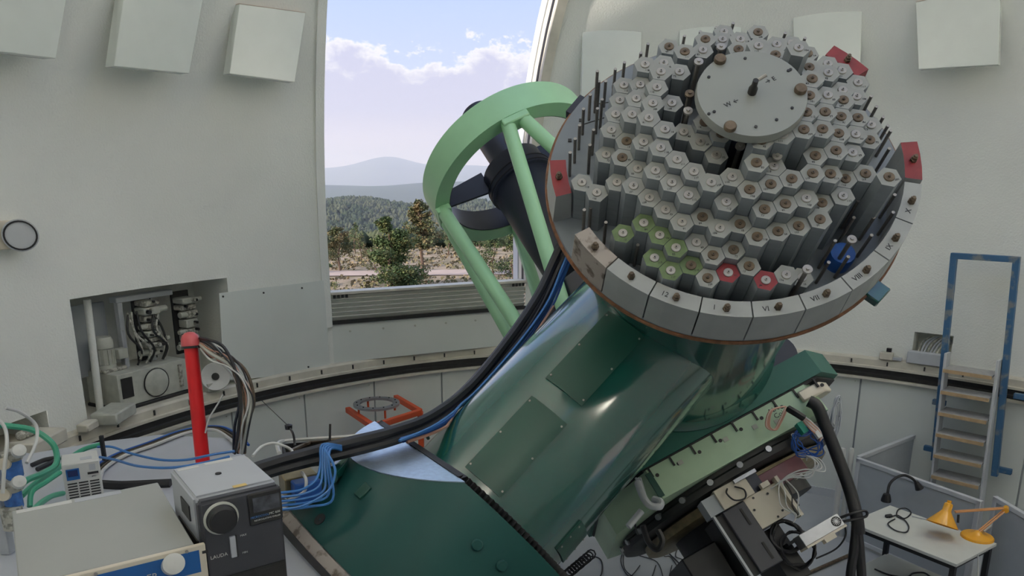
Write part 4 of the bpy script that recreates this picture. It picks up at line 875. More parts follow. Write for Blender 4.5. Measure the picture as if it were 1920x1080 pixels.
FT2, tw, td = frame4([(112, 850), (180, 841), (189, 864), (116, 877)], ZT)
tw, td = .19, .20
ks = thing('thermo_cooler', 'small white cooler unit with blue display and slatted grille', 'chiller', FT2 @ V((0, 0, -(ZT - ZP))))
thh = ZT - ZP
fbox(FT2, (0, 0, -thh / 2), (tw, td, thh)).obj('case', M_WHITE, ks, bevel=.005)
FTF = FT2 @ Matrix.Translation((0, -td / 2, 0)) @ Matrix.Rotation(math.pi / 2, 4, 'X')
dsp = MB().box((-.045, -.062, .002), (.066, .065, .006), FTF).obj('display_bezel', M_LABELBLUE, ks); MB().box((-.045, -.055, .006), (.05, .036, .003), FTF).obj('screen', M_SCREEN, dsp)
MB().box((.055, -.07, .002), (.055, .013, .003), FTF).obj('name_plate', M_BLACK, ks); link('lettering', text_mesh('SMC', .012, M_DARK), ks, FTF @ Matrix.Translation((.058, -.092, .001)))
MB().box((.055, -.035, .001), (.032, .036, .003), FTF).obj('grey_hatch', M_LID, ks)
for c in range(3):
    for r in range(10): MB().box((-.055 + .056 * c, -.118 - r * .0165, .001), (.048, .0075, .003), FTF).obj('slat', M_HOLE, ks, smooth=0)
fbox(FT2, (.03, -.03, .0005), (.06, .05, .001)).obj('label', M_LID, ks)
# filter and valve station at the platform's edge
fs_ = thing('filter_station', 'plumbing stand with blue filter bowls and white knobs beside green hoses', 'plumbing', PX(22, 960, 3.9))
pz = PX(20, 960, 3.9)
fs_.location = (pz.x, pz.y, ZP); WORLD[fs_.name] = Matrix.Translation((pz.x, pz.y, ZP))
bar(V((pz.x - .05, pz.y, ZP)), V((pz.x - .05, pz.y, 2.95)), .05, .05, 'post', M_GREYFRAME, fs_)
for y in (862, 920):
    c = PX(22, y, 3.85); MB().lathe([(0, -.11), (.03, -.105), (.042, -.085), (.042, .0)], 20, Matrix.Translation(c)).obj('filter_bowl', M_GLASSJAR, fs_)
    MB().lathe([(.048, 0), (.048, .04), (.03, .05), (0, .05)], 20, Matrix.Translation(c)).obj('filter_head', M_MACHDK, fs_)
    c2 = PX(34, y - 34 + 20, 3.8); MB().lathe([(.03, 0), (.034, .02), (.03, .045), (0, .05)], 16, zframe(c2, V((.5, -.5, .4)))).obj('regulator_knob', M_WHITE, fs_)
    MB().lathe([(.03, -.01), (.03, .012), (0, .014)], 18, zframe(PX(8, y + 8, 3.8), V((.2, -1, .3)))).obj('gauge', M_CREAM, fs_)
c = PX(22, 958, 3.85); MB().lathe([(.05, -.09), (.05, .02), (0, .03)], 16, Matrix.Translation(c)).obj('brass_body', M_MACHDK, fs_)
# hoses and leads over the platform
def hose(name, label, pts, r, mat, cat='hose', group=None, seg=8):
    return mesh_obj(name, MB().tube(pts, r, seg), mat, label, cat, group)
ph_ = lambda x, y, z=ZP + .02: atz(x, y, z)
hose('green_hose', 'green hose arching from the wall down to the small white cooler', [PX(-40, 795, 4.3), PX(10, 798, 4.4), PX(60, 806, 4.5), PX(95, 828, 4.5), PX(106, 850, 4.5), PX(104, 872, 4.4), PX(80, 888, 4.2), PX(48, 902, 4.0), PX(30, 925, 3.95)], .017, M_HOSEGREEN)
hose('green_hose', 'straight green hose running from the filter station towards the cooler', [PX(40, 930, 4.12), PX(72, 902, 4.36), PX(104, 882, 4.66), PX(150, 846, 5.0), PX(190, 833, 5.02)], .016, M_HOSEGREEN)
hose('green_hose', 'pale green hose leaving the cooler front towards the cabinet corner', [PX(118, 925, 4.1), PX(98, 930, 3.9), PX(78, 942, 3.6), PX(60, 960, 3.3)], .014, M_HOSEGREEN)
hose('green_hose', 'short green hose dropping beside the blue filter bowl', [PX(112, 886, 4.24), PX(84, 905, 4.10), PX(60, 922, 4.0), PX(56, 950, 3.95)], .014, M_HOSEGREEN)
hose('blue_hose', 'blue hose sagging across the platform behind the chiller', [PX(182, 838, 4.85), PX(210, 838, 4.9), PX(245, 850, 4.85), PX(300, 862, 4.75), PX(350, 862, 4.7), PX(400, 852, 4.7), PX(440, 846, 4.7)], .008, M_BLUELT)
hose('blue_hose', 'lower blue hose crossing the platform to the chiller corner', [PX(187, 857, 4.66), PX(215, 862, 4.6), PX(260, 874, 4.4), PX(320, 877, 4.3), PX(380, 868, 4.4), PX(430, 856, 4.5)], .008, M_BLUELT)
for k, (mt, lb) in enumerate(((M_WHITE, 'white cable curving round the platform edge past the red pole'), (M_RUST, 'brown cable curving beside the white platform cable'), (M_BLACK, 'black cable curving along the outer platform edge'), (M_BLUE, 'dark blue cable curving along the platform edge'))):
    base = dense([ph_(*q) for q in ((188, 900), (195, 880), (230, 856), (290, 834), (350, 812), (400, 806), (430, 822), (445, 838))])
    pts = []
    for i, p in enumerate(base):
        t_ = base[min(i + 1, len(base) - 1)] - base[max(i - 1, 0)]; pts.append(p + V((-t_.y, t_.x, 0)).normalized() * (.026 * k))
    hose('edge_cable', lb, pts, .010 if k else .012, mt, 'cable', seg=6)
hose('black_cable', 'thick black cable trailing behind the compressor cabinet', [ph_(190, 908), ph_(230, 910), ph_(280, 908), ph_(320, 906)], .03, M_BLACK, 'cable')
hose('black_cable', 'black cables heaped between cooler and blue filters', [ph_(60, 872), ph_(85, 862), ph_(110, 860), ph_(70, 880), ph_(95, 868)], .016, M_BLACK, 'cable')
hose('white_lead', 'white lead arching high over the blue filters', [PX(10, 765, 4.1), PX(35, 772, 4.2), PX(62, 790, 4.3), PX(70, 810, 4.3), PX(64, 840, 4.2), PX(50, 868, 4.1)], .009, M_WHITE, 'cable')
hose('white_lead', 'white lead hanging straight past the filter station', [PX(-10, 780, 3.9), PX(8, 800, 3.85), PX(13, 830, 3.8), PX(8, 880, 3.75), PX(5, 925, 3.75)], .009, M_WHITE, 'cable')
hose('white_lead', 'white lead bowing from the chiller back to the trough', [PX(474, 855, 3.9), PX(490, 838, 4.0), PX(512, 831, 4.05), PX(532, 836, 4.06), PX(545, 843, 4.08), PX(550, 851, 4.05)], .008, M_WHITE, 'cable')
hose('white_lead', 'white leads dangling between chiller and junction box', [PX(566, 886, 3.66), PX(574, 900, 3.575), PX(570, 922, 3.57), PX(548, 934, 3.56), PX(528, 948, 3.56), PX(542, 957, 3.56)], .008, M_WHITE, 'cable')
# floor hose near the small clip stand
mesh_obj('hose_clip_post', MB().box((0, 0, 0), (.02, .02, .16), Matrix.Translation(PX(193, 840, 4.75))), M_BLACK, 'small black clip post holding the blue hoses', 'post')

# ---- red pole with its cables
rb = atz(381, 872, ZP + .0); rt = PX(357, 640, proj(rb)[2] - .08)
rp = thing('red_pole', 'bright red steel pole with rounded top on the platform', 'pole', rb)
MB().cyl(rb, rt, .046, .044, 20).obj('pole', M_REDPOLE, rp)
MB().lathe([(.060, -.03), (.060, .01), (.05, .04), (.03, .058), (0, .064)], 20, zframe(rt, rt - rb)).obj('cap', pm('faded red plastic', (.62, .10, .11), .3), rp)
MB().lathe([(.062, -.045), (.062, -.03), (.05, -.03)], 20, zframe(rt, rt - rb)).obj('band', M_BLACK, rp)
dpp = proj(rt)[2]
pb_ = thing('pole_cable_bundle', 'bundle of black and pale cables bowing down from the red pole', 'cable', PX(445, 840, dpp))
for k in range(24):
    o = rnd.uniform(-13, 13); o2 = rnd.uniform(-14, 14); z_ = rnd.uniform(-.12, .12)
    mt = (M_BLACK, M_MACH, M_WHITE, M_BLACK, M_COPPER, M_NAVY, M_RUST)[k % 7]
    MB().tube([PX(375, 634 + .8 * k, dpp), PX(394, 638 + 1.6 * k, dpp + z_), PX(424 + o * .5, 664 + o2 + k * .9, dpp + z_), PX(450 + o, 708 + o2, dpp + z_), PX(462 + o * 1.2, 752, dpp + z_), PX(456 + o + 6 * math.sin(k * 2.1), 800, dpp + z_), PX(448 + o * .9, 850, dpp + .1)], .0055 if k % 5 else .011, 6).obj('strand', mt, pb_)
hose('thin_lead', 'thin pale lead rising beside the red pole', [PX(385, 812, dpp), PX(392, 785, dpp), PX(410, 755, dpp), PX(418, 740, dpp)], .006, M_WHITE, 'cable')
# white horn on the ledge
hp = onwall(404, 706, R_WALL - .12)
hrn = thing('white_horn', 'white funnel shaped horn with dark centre on the ledge', 'horn', hp)
MB().lathe([(.02, .10), (.05, .09), (.10, .03), (.135, 0), (.13, -.004), (.045, .03), (.035, .03)], 32, zframe(hp, (CAM - hp).normalized() * -1)).obj('horn_bell', M_WHITE, hrn)
MB().lathe([(.036, .02), (.036, .03), (0, .03)], 20, zframe(hp, (CAM - hp).normalized() * -1)).obj('throat', M_HOLE, hrn)
MB().box((0, .06, (Z_LEDGE - hp.z - .065) / 2), (.16, .08, hp.z - .065 - Z_LEDGE), wframe(hp)).obj('foot', M_MACH, hrn)

# ---- hydraulic unit in the niche
NF = wframe(onwall(270, 700), R_WALL + .02)
def nb(x0, y0, x1, y1, off, dep):
    """box whose front shows between two photo points, its front plane 'off' behind the wall face"""
    a, zt = pw(NF, x0, y0, off); b, zb = pw(NF, x1, y1, off)
    return ((a + b) / 2, off + dep / 2, (zt + zb) / 2), (abs(b - a), dep, abs(zt - zb))
hy = thing('hydraulic_unit', 'grey hydraulic power unit with motor and valve blocks in the wall niche', 'hydraulic unit', NF @ V((0, .2, Z_LEDGE)))
HX0, HZ1 = pw(NF, 222, 708, .0); HX1, _ = pw(NF, 352, 680, .0)
def hb(x0, x1, y0, y1, z0, z1, nm, mt, bev=.006): return MB().box(((x0 + x1) / 2, (y0 + y1) / 2, (z0 + z1) / 2), (x1 - x0, y1 - y0, z1 - z0), NF).obj(nm, mt, hy, bevel=bev)
HZ0 = Z_LEDGE + .03; HZ1 = HZ0 + .30
hb(HX0, HX1, .02, .44, HZ0, HZ1, 'tank', M_MACH); hb(HX0 - .01, HX1 + .01, 0, .46, Z_LEDGE, HZ0, 'drip_tray', M_RAIL)
hw_ = HX1 - HX0
MB().lathe([(.125, 0), (.125, .012), (.115, .02), (0, .02)], 28, NF @ Matrix.Translation((HX0 + hw_ * .52, .02, HZ0 + .15)) @ Matrix.Rotation(math.pi / 2, 4, 'X')).obj('inspection_cover', M_MACH, hy)
MB().lathe([(.128, .0), (.134, .004), (.134, .012), (.128, .014)], 28, NF @ Matrix.Translation((HX0 + hw_ * .52, .02, HZ0 + .15)) @ Matrix.Rotation(math.pi / 2, 4, 'X'), 0, True).obj('cover_seal', M_RAIL, hy)
hb(HX0 + .03, HX0 + .14, .012, .03, HZ0 + .08, HZ0 + .26, 'data_plate', M_RAIL, 0)
hb(HX0 + hw_ * .86, HX0 + hw_ * .90, -.005, .02, HZ0 + .05, HZ0 + .26, 'level_gauge', M_MACHDK, 0)
mx = HX0 - .02 + .10
motor = MB().lathe([(.09, 0), (.09, .03), (.075, .035), (.075, .17), (.085, .18), (.085, .24), (.07, .275), (0, .285)], 24, NF @ Matrix.Translation((mx, .26, HZ1 + .03))).obj('motor', M_MACH, hy)
for k in range(14):
    a = 2 * math.pi * k / 14; MB().box((.082, 0, .10), (.018, .006, .13), NF @ Matrix.Translation((mx, .26, HZ1 + .03)) @ Matrix.Rotation(a, 4, 'Z')).obj('cooling_fin', M_MACH, motor)
hb(mx + .06, mx + .15, .14, .22, HZ1 + .10, HZ1 + .19, 'terminal_box', M_MACH); hb(mx - .09, mx + .14, .16, .36, HZ1, HZ1 + .03, 'motor_plate', M_MACHDK)
zt_ = pw(NF, 300, 560, .1)[1]
for fx in (.33, .72): hb(HX0 + hw_ * fx, HX0 + hw_ * fx + .045, .22, .27, HZ1, zt_, 'upright', M_GREYFRAME, 0)
hb(HX0 + hw_ * .30, HX0 + hw_ * 1.12, .20, .30, zt_, zt_ + .05, 'top_beam', M_GREYFRAME)
hb(HX0 - .12, HX0 + hw_ * .33, .40, .43, HZ1 - .05, zt_, 'back_plate', M_GREYBOARD, 0)
r2 = random.Random(5)
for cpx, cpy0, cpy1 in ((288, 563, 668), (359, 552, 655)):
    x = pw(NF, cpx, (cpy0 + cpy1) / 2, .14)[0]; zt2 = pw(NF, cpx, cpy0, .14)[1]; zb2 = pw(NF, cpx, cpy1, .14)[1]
    hb(x - .10, x + .10, .26, .28, zb2 - .05, zt2 + .03, 'valve_gap_shade', M_HOLE, 0)  # near-black sheet: shade between the valve blocks put into colour
    z = zb2; k = 0
    while z < zt2 - .03:
        h = r2.uniform(.045, .10); w = r2.uniform(.11, .19); xo = x + r2.uniform(-.025, .025); y0 = .10 + r2.uniform(0, .05)
        vb = hb(xo - w / 2, xo + w / 2, y0, .26, z, z + h - .008, 'valve_block', M_MACHDK if k % 3 else M_MACH, .010)
        if k % 2 == 0:
            sd_ = r2.choice((-1, 1)); c = NF @ V((xo + sd_ * w * .4, y0 + .03, z + h / 2)); dd = NF.to_3x3() @ V((sd_, 0, 0))
            MB().cyl(c, c + dd * r2.uniform(.06, .10), h * .36, seg=12).obj('solenoid', M_MACH, vb)
        for q in range(2):
            c = NF @ V((xo + r2.uniform(-.4, .4) * w, y0, z + h * r2.uniform(.3, .7))); dd = NF.to_3x3() @ V((0, -1, 0))
            MB().cyl(c, c + dd * r2.uniform(.015, .05), r2.uniform(.010, .02), seg=8).obj('plug', M_MACHDK if q else M_RAIL, vb)
        z += h; k += 1
for k in range(7):
    x = HX0 + hw_ * r2.uniform(.38, 1.0); MB().tube([NF @ V((x, .12, HZ1 + .02)), NF @ V((x + .03, .08, HZ1 + .15)), NF @ V((x + r2.uniform(-.1, .1), .10, HZ1 + .32)), NF @ V((x + r2.uniform(-.1, .1), .14, HZ1 + .5))], .010, 6).obj('pipe', M_MACHDK if k % 2 else M_RAIL, hy)
MB().cyl(NF @ V((mx + .16, .2, HZ1)), NF @ V((mx + .16, .2, HZ1 + .34)), .016, seg=8).obj('pipe', M_LID, hy)
dx, dz = pw(NF, 163, 560, .16); dx2, dz2 = pw(NF, 182, 730, .16)
MB().cyl(NF @ V((dx, .16, dz - .01)), NF @ V((dx2, .16, Z_LEDGE)), .03, seg=12).obj('drain_pipe', M_STUCCO, hy)
# cover sheet bolted over the rest of the niche
CF = wframe(onwall(510, 620), R_WALL - .045)
def sheet_frame(x): return wframe(onwall(460 if x < 508 else 560, 620), R_WALL - .04)
cvp = thing('niche_cover', 'large pale grey cover sheet fixed to the wall beside the slit', 'cover sheet', CF @ V((0, 0, 0)))
for (a, b, c_, d_), nm in ((((411, 550), (506, 538), (514, 706), (420, 713)), 'sheet'), (((506, 538), (607, 526), (619, 688), (514, 706)), 'sheet')):
    SF_ = sheet_frame(a[0] + 5); q = [onplane(x, y, SF_.translation, V((SF_[0][1], SF_[1][1], 0))) for x, y in (a, d_, c_, b)]
    MB().slab(q, V((SF_[0][1], SF_[1][1], 0)) * .012).obj(nm, M_PANEL, cvp)
for x, y in ((418, 556), (494, 549), (566, 540), (426, 700), (508, 700), (578, 688)):
    SF_ = sheet_frame(x); c = onplane(x, y, SF_.translation, V((SF_[0][1], SF_[1][1], 0))); MB().lathe([(.010, -.004), (.010, .006), (0, .008)], 8, zframe(c, -V((SF_[0][1], SF_[1][1], 0)))).obj('screw', M_RAIL, cvp)
# blocks on the ledge
def wall_block(name, label, x, y, w, d, h, mat, off=.18, rot=0):
    p = onwall(x, y, R_WALL - .02); F = wframe(p, R_WALL + off - .16, Z_LEDGE) @ Matrix.Rotation(rot, 4, 'Z')
    return mesh_obj(name, MB().box((0, 0, h / 2), (w, d, h), F), mat, label, 'block', bevel=.012)
wall_block('concrete_block', 'chipped grey concrete block on the ledge below the niche', 205, 782, .36, .22, .10, M_MACH, .08, .4)
wall_block('stone_chunk', 'small broken concrete chunk lying on the ledge', 150, 805, .17, .10, .07, M_LEDGE, .05, .3)
wall_block('grey_slab', 'pale slab on the ledge behind the green hose', 55, 838, .40, .22, .11, M_LEDGE, .05, .2)
cg = thing('cable_grommets', 'cluster of cable ends poking out of the ledge by the green hose', 'cable', onwall(45, 820, R_WALL - .05))
for k in range(4):
    p = onwall(40 + 8 * k, 822 - 4 * k, R_WALL - .06); MB().lathe([(.018, 0), (.032, .02), (.034, .06), (.02, .07)], 12, zframe(p, V((.4, -.6, .6)))).obj('gland', M_MACHDK, cg)
# floodlight on the dome wall
def floodlight(F, label, power, aim, on=True):
    t = thing('floodlight', label, 'floodlight', F.translation, 'dome floodlights')
    d = aim.normalized(); Z = zframe(F.translation - V((F[0][1], F[1][1], 0)) * .16, d, V((0, 0, 1)))
    MB().lathe([(.05, -.12), (.085, -.06), (.11, .0), (.115, .02), (.10, .022)], 28, Z).obj('housing', M_GREYFRAME, t)
    MB().lathe([(.096, .012), (.05, .002), (0, -.004)], 28, Z).obj('glass', M_GLOW if on else M_ALU, t)
    MB().lathe([(.094, .010), (.094, .030), (.106, .030), (.106, .010)], 28, Z, 0, True).obj('bezel', M_BLACK, t)
    MB().lathe([(.02, -.002), (.02, .008), (0, .014)], 12, Z).obj('bulb', M_WHITE, t)
    MB().box((.02, .0, 0), (.26, .16, .20), F).obj('wall_plate', M_CREAM, t, bevel=.006)
    MB().cyl(F.translation, Z @ V((0, 0, -.10)), .025, seg=10).obj('bracket', M_CREAM, t)
    if power:
        ld = bpy.data.lights.new('added_flood_lamp', 'SPOT'); ld.energy = power; ld.spot_size = math.radians(105); ld.spot_blend = .7; ld.shadow_soft_size = .1; ld.color = (1, .93, .82)  # only the added floodlights carry a lamp
        lo = bpy.data.objects.new('added_flood_lamp', ld); COL.objects.link(lo); lo.matrix_world = zframe(Z @ V((0, 0, .05)), -d)
    return t
M_GLOW = bpy.data.materials.new('added lamp glow'); M_GLOW.use_nodes = True  # glow for the glass of the added floodlights
_b = M_GLOW.node_tree.nodes['Principled BSDF']; _b.inputs['Base Color'].default_value = (.9, .85, .75, 1); _b.inputs['Emission Color'].default_value = (1, .95, .85, 1); _b.inputs['Emission Strength'].default_value = 1.2
fw = onwall(4, 440, R_WALL)
floodlight(wframe(fw), 'round grey floodlight on cream bracket beside the filter station', 0, V((.55, -.83, -.05)), False)

# ---- white boards on the dome
def board(name, pts, label, off=.10, t=.11, tilt=0.0):
    cx = sum(p[0] for p in pts) / 4; cy = sum(p[1] for p in pts) / 4; Pm = onwall(cx, cy, R_WALL)
    if Pm.z > Z_SPRING: Rz = math.sqrt(max(R_WALL**2 - (Pm.z - Z_SPRING)**2, 1)); Pm = onwall(cx, cy, Rz); 
    ang = wang(Pm); n = V((math.cos(ang), math.sin(ang), tilt)).normalized(); P0_ = Pm - n * off
    q = [onplane(x, y, P0_, n) for x, y in pts]           # listed counter-clockwise as seen: top-left, bottom-left, bottom-right, top-right
    o = thing('wall_board', label, 'board', P0_, 'white boards hung round the dome')
    MB().slab(q, n * t).obj('face', M_PLASTERBOARD, o, bevel=.004)
    up = (q[0] - q[1]).normalized()
    MB().slab([q[0] + up * .004 + n * .004, q[0] - up * .0, q[3] - up * .0, q[3] + up * .004 + n * .004], n * t).obj('top_edge', M_WARMEDGE, o)
    c = (q[0] + q[2]) / 2 + n * t
    MB().cyl(c, c + n * (off + .25), .03, seg=8).obj('hanger', M_GREYFRAME, o)
    return o
board('b', [(0, -60), (-40, 92), (105, 110), (135, -60)], 'corner of a white board high on the dome above the floodlight', .16)
board('b', [(240, -60), (214, 124), (355, 138), (392, -60)], 'white board on the dome above the hydraulic niche', .16)
board('b', [(449, 7), (430, 138), (553, 154), (573, 24)], 'white board on the dome directly beside the slit opening', .16)
board('b', [(1092, 52), (1090, 205), (1200, 200), (1203, 49)], 'white board on the dome partly behind the upper weights, beside the slit rail', .14)
board('b', [(1274, 44), (1274, 200), (1390, 195), (1390, 39)], 'white board on the dome almost hidden behind the weight disc', .14)
board('b', [(1487, 26), (1490, 175), (1612, 165), (1616, 16)], 'white board on the dome behind the red upper weight', .14)
board('b', [(1717, 4), (1722, 130), (1872, 121), (1876, -30)], 'white board on the dome above the blue ladder frame', .16)

# ---- ledge boxes on the other side
jb = thing('junction_housing', 'grey ledge housing with looping cables in front of the small recess', 'housing', wframe(onwall(1735, 672), R_WALL - .1, Z_LEDGE).translation)
JF = wframe(onwall(1740, 672), R_WALL - .12, Z_LEDGE)
MB().box((0, .05, .065), (.38, .10, .13), JF).obj('housing', M_GREYFRAME, jb, bevel=.006)
for k in range(7): MB().tube([JF @ V((-.10 + .03 * k, .085, .125)), JF @ V((-.09 + .035 * k, .20, .22)), JF @ V((.0 + .03 * k, .26, .28)), JF @ V((.04 + .03 * k, .34, .20))], .009, 6).obj('cable', M_MACHDK if k % 3 == 0 else M_LID, jb)
JF2 = wframe(onwall(1665, 660), R_WALL - .12, Z_LEDGE)
jc = thing('switch_bracket', 'small pale bracket with black switch on the ledge', 'bracket', JF2.translation)
MB().box((0, .05, .04), (.14, .08, .08), JF2).obj('base', M_LEDGE, jc, bevel=.006); MB().box((.02, .05, .11), (.05, .04, .04), JF2).obj('switch', M_BLACK, jc); MB().box((.115, .05, .02), (.09, .06, .03), JF2).obj('rail_clip', M_LID, jc)

# ---- blue stair ladder
LF = wframe(onwall(1815, 690), R_RAIL - .20)
ld_ = thing('stair_ladder', 'steep stair with plywood edged treads in a tall worn blue frame', 'ladder', LF @ V((0, 0, 0)))
lx0, lzt = pw(LF, 1785, 480); lx1, lzt2 = pw(LF, 1911, 486); bx0, bz0 = pw(LF, 1748, 862); bx1, bz1 = pw(LF, 1869, 893)
zt = (lzt + lzt2) / 2
def lbar(p, q, w, h, nm, mt): return bar(LF @ V(p), LF @ V(q), w, h, nm, mt, ld_, V((LF[0][0], LF[1][0], 0)) if abs(p[2] - q[2]) > .1 else None)
lbar((lx0 + .02, 0, zt), (bx0 + .02, 0, bz0), .06, .06, 'upright', M_STEELBLUE); lbar((lx1 - .02, 0, zt), (bx1 - .02, 0, bz1), .06, .06, 'upright', M_STEELBLUE)
lbar((lx0 - .01, 0, zt), (lx1 + .01, 0, zt), .06, .06, 'top_bar', M_STEELBLUE)
tx0, tz0 = pw(LF, 1773, 690, -.05); tx1, _ = pw(LF, 1871, 697, -.05)
tz0 = (tz0 + pw(LF, 1862, 700, -.05)[1]) / 2
tzb = pw(LF, 1802, 893, -.05)[1]
NTR = 9; stp = (tz0 - tzb) / 5
skew = (pw(LF, 1755, 880, -.05)[0] - tx0) / 5
for k in range(NTR):
    z = tz0 - stp * k; xs = skew * k
    if z < .05: break
    o = MB().box(((tx0 + tx1) / 2 + xs, -.06 - .012 * k, z), (tx1 - tx0 - .03, .26, .02), LF).obj('tread', M_TREAD, ld_)
    MB().box(((tx0 + tx1) / 2 + xs, -.192 - .012 * k, z - .010), (tx1 - tx0 - .03, .012, .036), LF).obj('nosing', M_WOOD, o)
zb_ = max(tz0 - stp * (NTR), 0.02); nst = (tz0 - zb_) / stp
lbar((tx0, -.06, tz0 + .16), (tx0 + skew * nst, -.06 - .012 * nst, zb_), .15, .025, 'stringer', M_GREYFRAME); lbar((tx1, -.06, tz0 + .16), (tx1 + skew * nst, -.06 - .012 * nst, zb_), .15, .025, 'stringer', M_GREYFRAME)
for x, z in ((bx0, bz0 + .1), (bx1, bz1 + .06), (bx1 + .03, (zt + bz1) / 2 - .25), (bx0 + .02, tz0 - .42)): MB().box((x + (.05 if x > 0 else -.05), .06, z), (.13, .05, .06), LF).obj('clamp', M_STEELBLUE, ld_, bevel=.006)

# ---- low grey partitions
def partition(p, q, h, label):
    d = q - p; L = d.length; F = zframe(p, V((0, 0, 1)), d); t = thing('low_partition', label, 'partition', p)
    MB().box((L / 2, 0, h / 2), (L - .04, .018, h - .08), F).obj('board', M_GREYBOARD, t)
    MB().box((L / 2, 0, h - .02), (L, .045, .045), F).obj('top_rail', M_GREYFRAME, t, bevel=.004); MB().box((L / 2, 0, .06), (L, .045, .045), F).obj('bottom_rail', M_GREYFRAME, t, bevel=.004)
    for x in (.022, L - .022): MB().box((x, 0, h / 2), (.045, .045, h), F).obj('post', M_GREYFRAME, t, bevel=.004)
    return t
HF = .95
fp = {k: V((*atz(x, y, HF)[:2], 0)) for k, (x, y) in dict(c=(1608, 858), e=(1842, 940), b=(1722, 812), d=(1545, 785), r0=(1866, 930), r1=(1985, 1000)).items()}
partition(fp['c'], fp['e'], HF, 'low grey partition directly behind the lamp table')
partition(fp['c'] + V((.03, .04, 0)), fp['b'], HF, 'low grey partition running back towards the stair')
partition(fp['b'] + V((-.04, .02, 0)), fp['d'], HF, 'low grey partition standing close to the panelled wall')
partition(fp['r0'], fp['r1'], HF, 'low grey partition continuing past the yellow lamp')
for k, x in enumerate((1581, 1597)):
    p = atz(x, 842, 1.0); mesh_obj('guard_post', MB().lathe([(.03, 0), (.03, .98), (.02, 1.01), (0, 1.02)], 14, Matrix.Translation((p.x, p.y, 0))), M_WHITE, ('white guard post standing clear of the partition corner', 'white guard post touching the partition corner')[k], 'post', 'white guard posts')
bx = [atz(1508, 1078, .02), atz(1594, 1040, .02)]
mesh_obj('floor_conduit', MB().tube([bx[0], bx[1]], .018, 8, 1), M_RUST, 'brown metal conduit lying on the floor before the table', 'conduit')

# ---- table and lamps
ZTB = .78
tc = [atz(x, y, ZTB) for x, y in ((1655, 943), (1870, 1018), (1788, 1057), (1610, 985))]
ctr = sum(tc, V()) / 4; tx = ((tc[1] - tc[0]) + (tc[2] - tc[3])).normalized(); ty = V((0, 0, 1)).cross(tx); TL, TW = .95, .655
TF = frame(V((ctr.x, ctr.y, 0)), tx, ty, V((0, 0, 1)))
tb = thing('work_table', 'pale topped work table on black steel legs with lower shelf', 'table', TF.translation)
MB().box((0, 0, ZTB - .014), (TL, TW, .028), TF).obj('tabletop', M_TABLE, tb, bevel=.003)
MB().box((0, 0, ZTB - .05), (TL - .06, TW - .06, .045), TF).obj('apron', M_BLACK, tb)
for sx in (-1, 1):
    for sy in (-1, 1): MB().box((sx * (TL / 2 - .04), sy * (TW / 2 - .04), (ZTB - .03) / 2), (.04, .04, ZTB - .03), TF).obj('leg', M_BLACK, tb)
MB().box((0, 0, .30), (TL - .10, TW - .06, .022), TF).obj('shelf', M_TABLE, tb)
def tpt(x, y, z=ZTB): return atz(x, y, z)
gl_ = thing('gooseneck_lamp', 'black gooseneck lamp standing on the pale table corner', 'lamp', tpt(1661, 940))
b0 = tpt(1661, 940); dl = proj(b0)[2]
MB().lathe([(.045, 0), (.045, .02), (.038, .05), (.03, .075), (0, .08)], 16, Matrix.Translation(b0)).obj('base', M_BLACK, gl_)
gp = [PX(x, y, dl) for x, y in ((1664, 926), (1668, 908), (1680, 896), (1695, 891), (1710, 897), (1718, 906))]
MB().tube(gp, .013, 8).obj('gooseneck', M_BLACK, gl_)
hd = PX(1720, 908, dl); MB().lathe([(.018, -.03), (.026, 0), (.04, .05), (.036, .05), (0, .04)], 14, zframe(hd, V((.5, -.1, -.85)))).obj('head', M_BLACK, gl_)
MB().lathe([(.032, .044), (0, .05)], 12, zframe(hd, V((.5, -.1, -.85)))).obj('bulb', M_WHITE, gl_)
yl = thing('anglepoise_lamp', 'yellow jointed desk lamp with conical shade on the pale table', 'lamp', tpt(1832, 1010))
yb = tpt(1832, 1008); dy_ = proj(yb)[2]
MB().lathe([(.128, 0), (.128, .012), (.12, .022), (.05, .034), (.03, .05), (.018, .06), (0, .06)], 32, Matrix.Translation(yb)).obj('base', M_YELLOW, yl)
e0 = yb + V((0, 0, .05)); e1 = PX(1886, 955, dy_ + .05); e2 = PX(1790, 962, dy_ + .02)
for o in (-.012, .012):
    MB().cyl(e0 + V((0, o, 0)), e1 + V((0, o, 0)), .007, seg=8).obj('lower_arm', M_COPPERY, yl); MB().cyl(e1 + V((0, o, .012)), e2 + V((0, o, .012)), .007, seg=8).obj('upper_arm', M_COPPERY, yl)
MB().cyl(e1 + V((-.02, -.03, 0)), e1 + V((.02, .03, 0)), .024, seg=12).obj('elbow', M_YELLOW, yl)
MB().tube([e0 + V((.03, -.03, .02)), e0 + (e1 - e0) * .35 + V((.01, -.03, .0))], .009, 8, 1).obj('spring', M_ZINC, yl)
sh0 = PX(1779, 945, dy_); sh1 = PX(1768, 990, dy_ - .02)
shd = MB().lathe([(.0, -.01), (.025, -.008), (.034, .0), (.036, .06), (.045, .075), (.125, .185), (.128, .19), (.120, .188), (.04, .078), (.0, .07)], 32, zframe(sh0, (sh1 - sh0) + V((-.02, 0, -.03)))).obj('shade', M_YELLOW, yl)
MB().lathe([(.018, -.01), (.018, -.03), (0, -.032)], 12, zframe(sh0, (sh1 - sh0))).obj('switch_cap', M_YELLOW, yl)
MB().cyl(sh0 + (sh1 - sh0) * .2, e2, .010, seg=8).obj('knuckle', M_ALU, yl)
MB().cyl(PX(1797, 965, dy_), PX(1796, 980, dy_), .010, seg=8).obj('thumb_screw', M_BLACK, yl)
MB().tube([tpt(1800, 993, ZTB + .006), tpt(1780, 985, ZTB + .006), tpt(1740, 975, ZTB + .006), tpt(1710, 968, ZTB + .006)], .004, 5).obj('cord', M_GREYBOARD, yl)
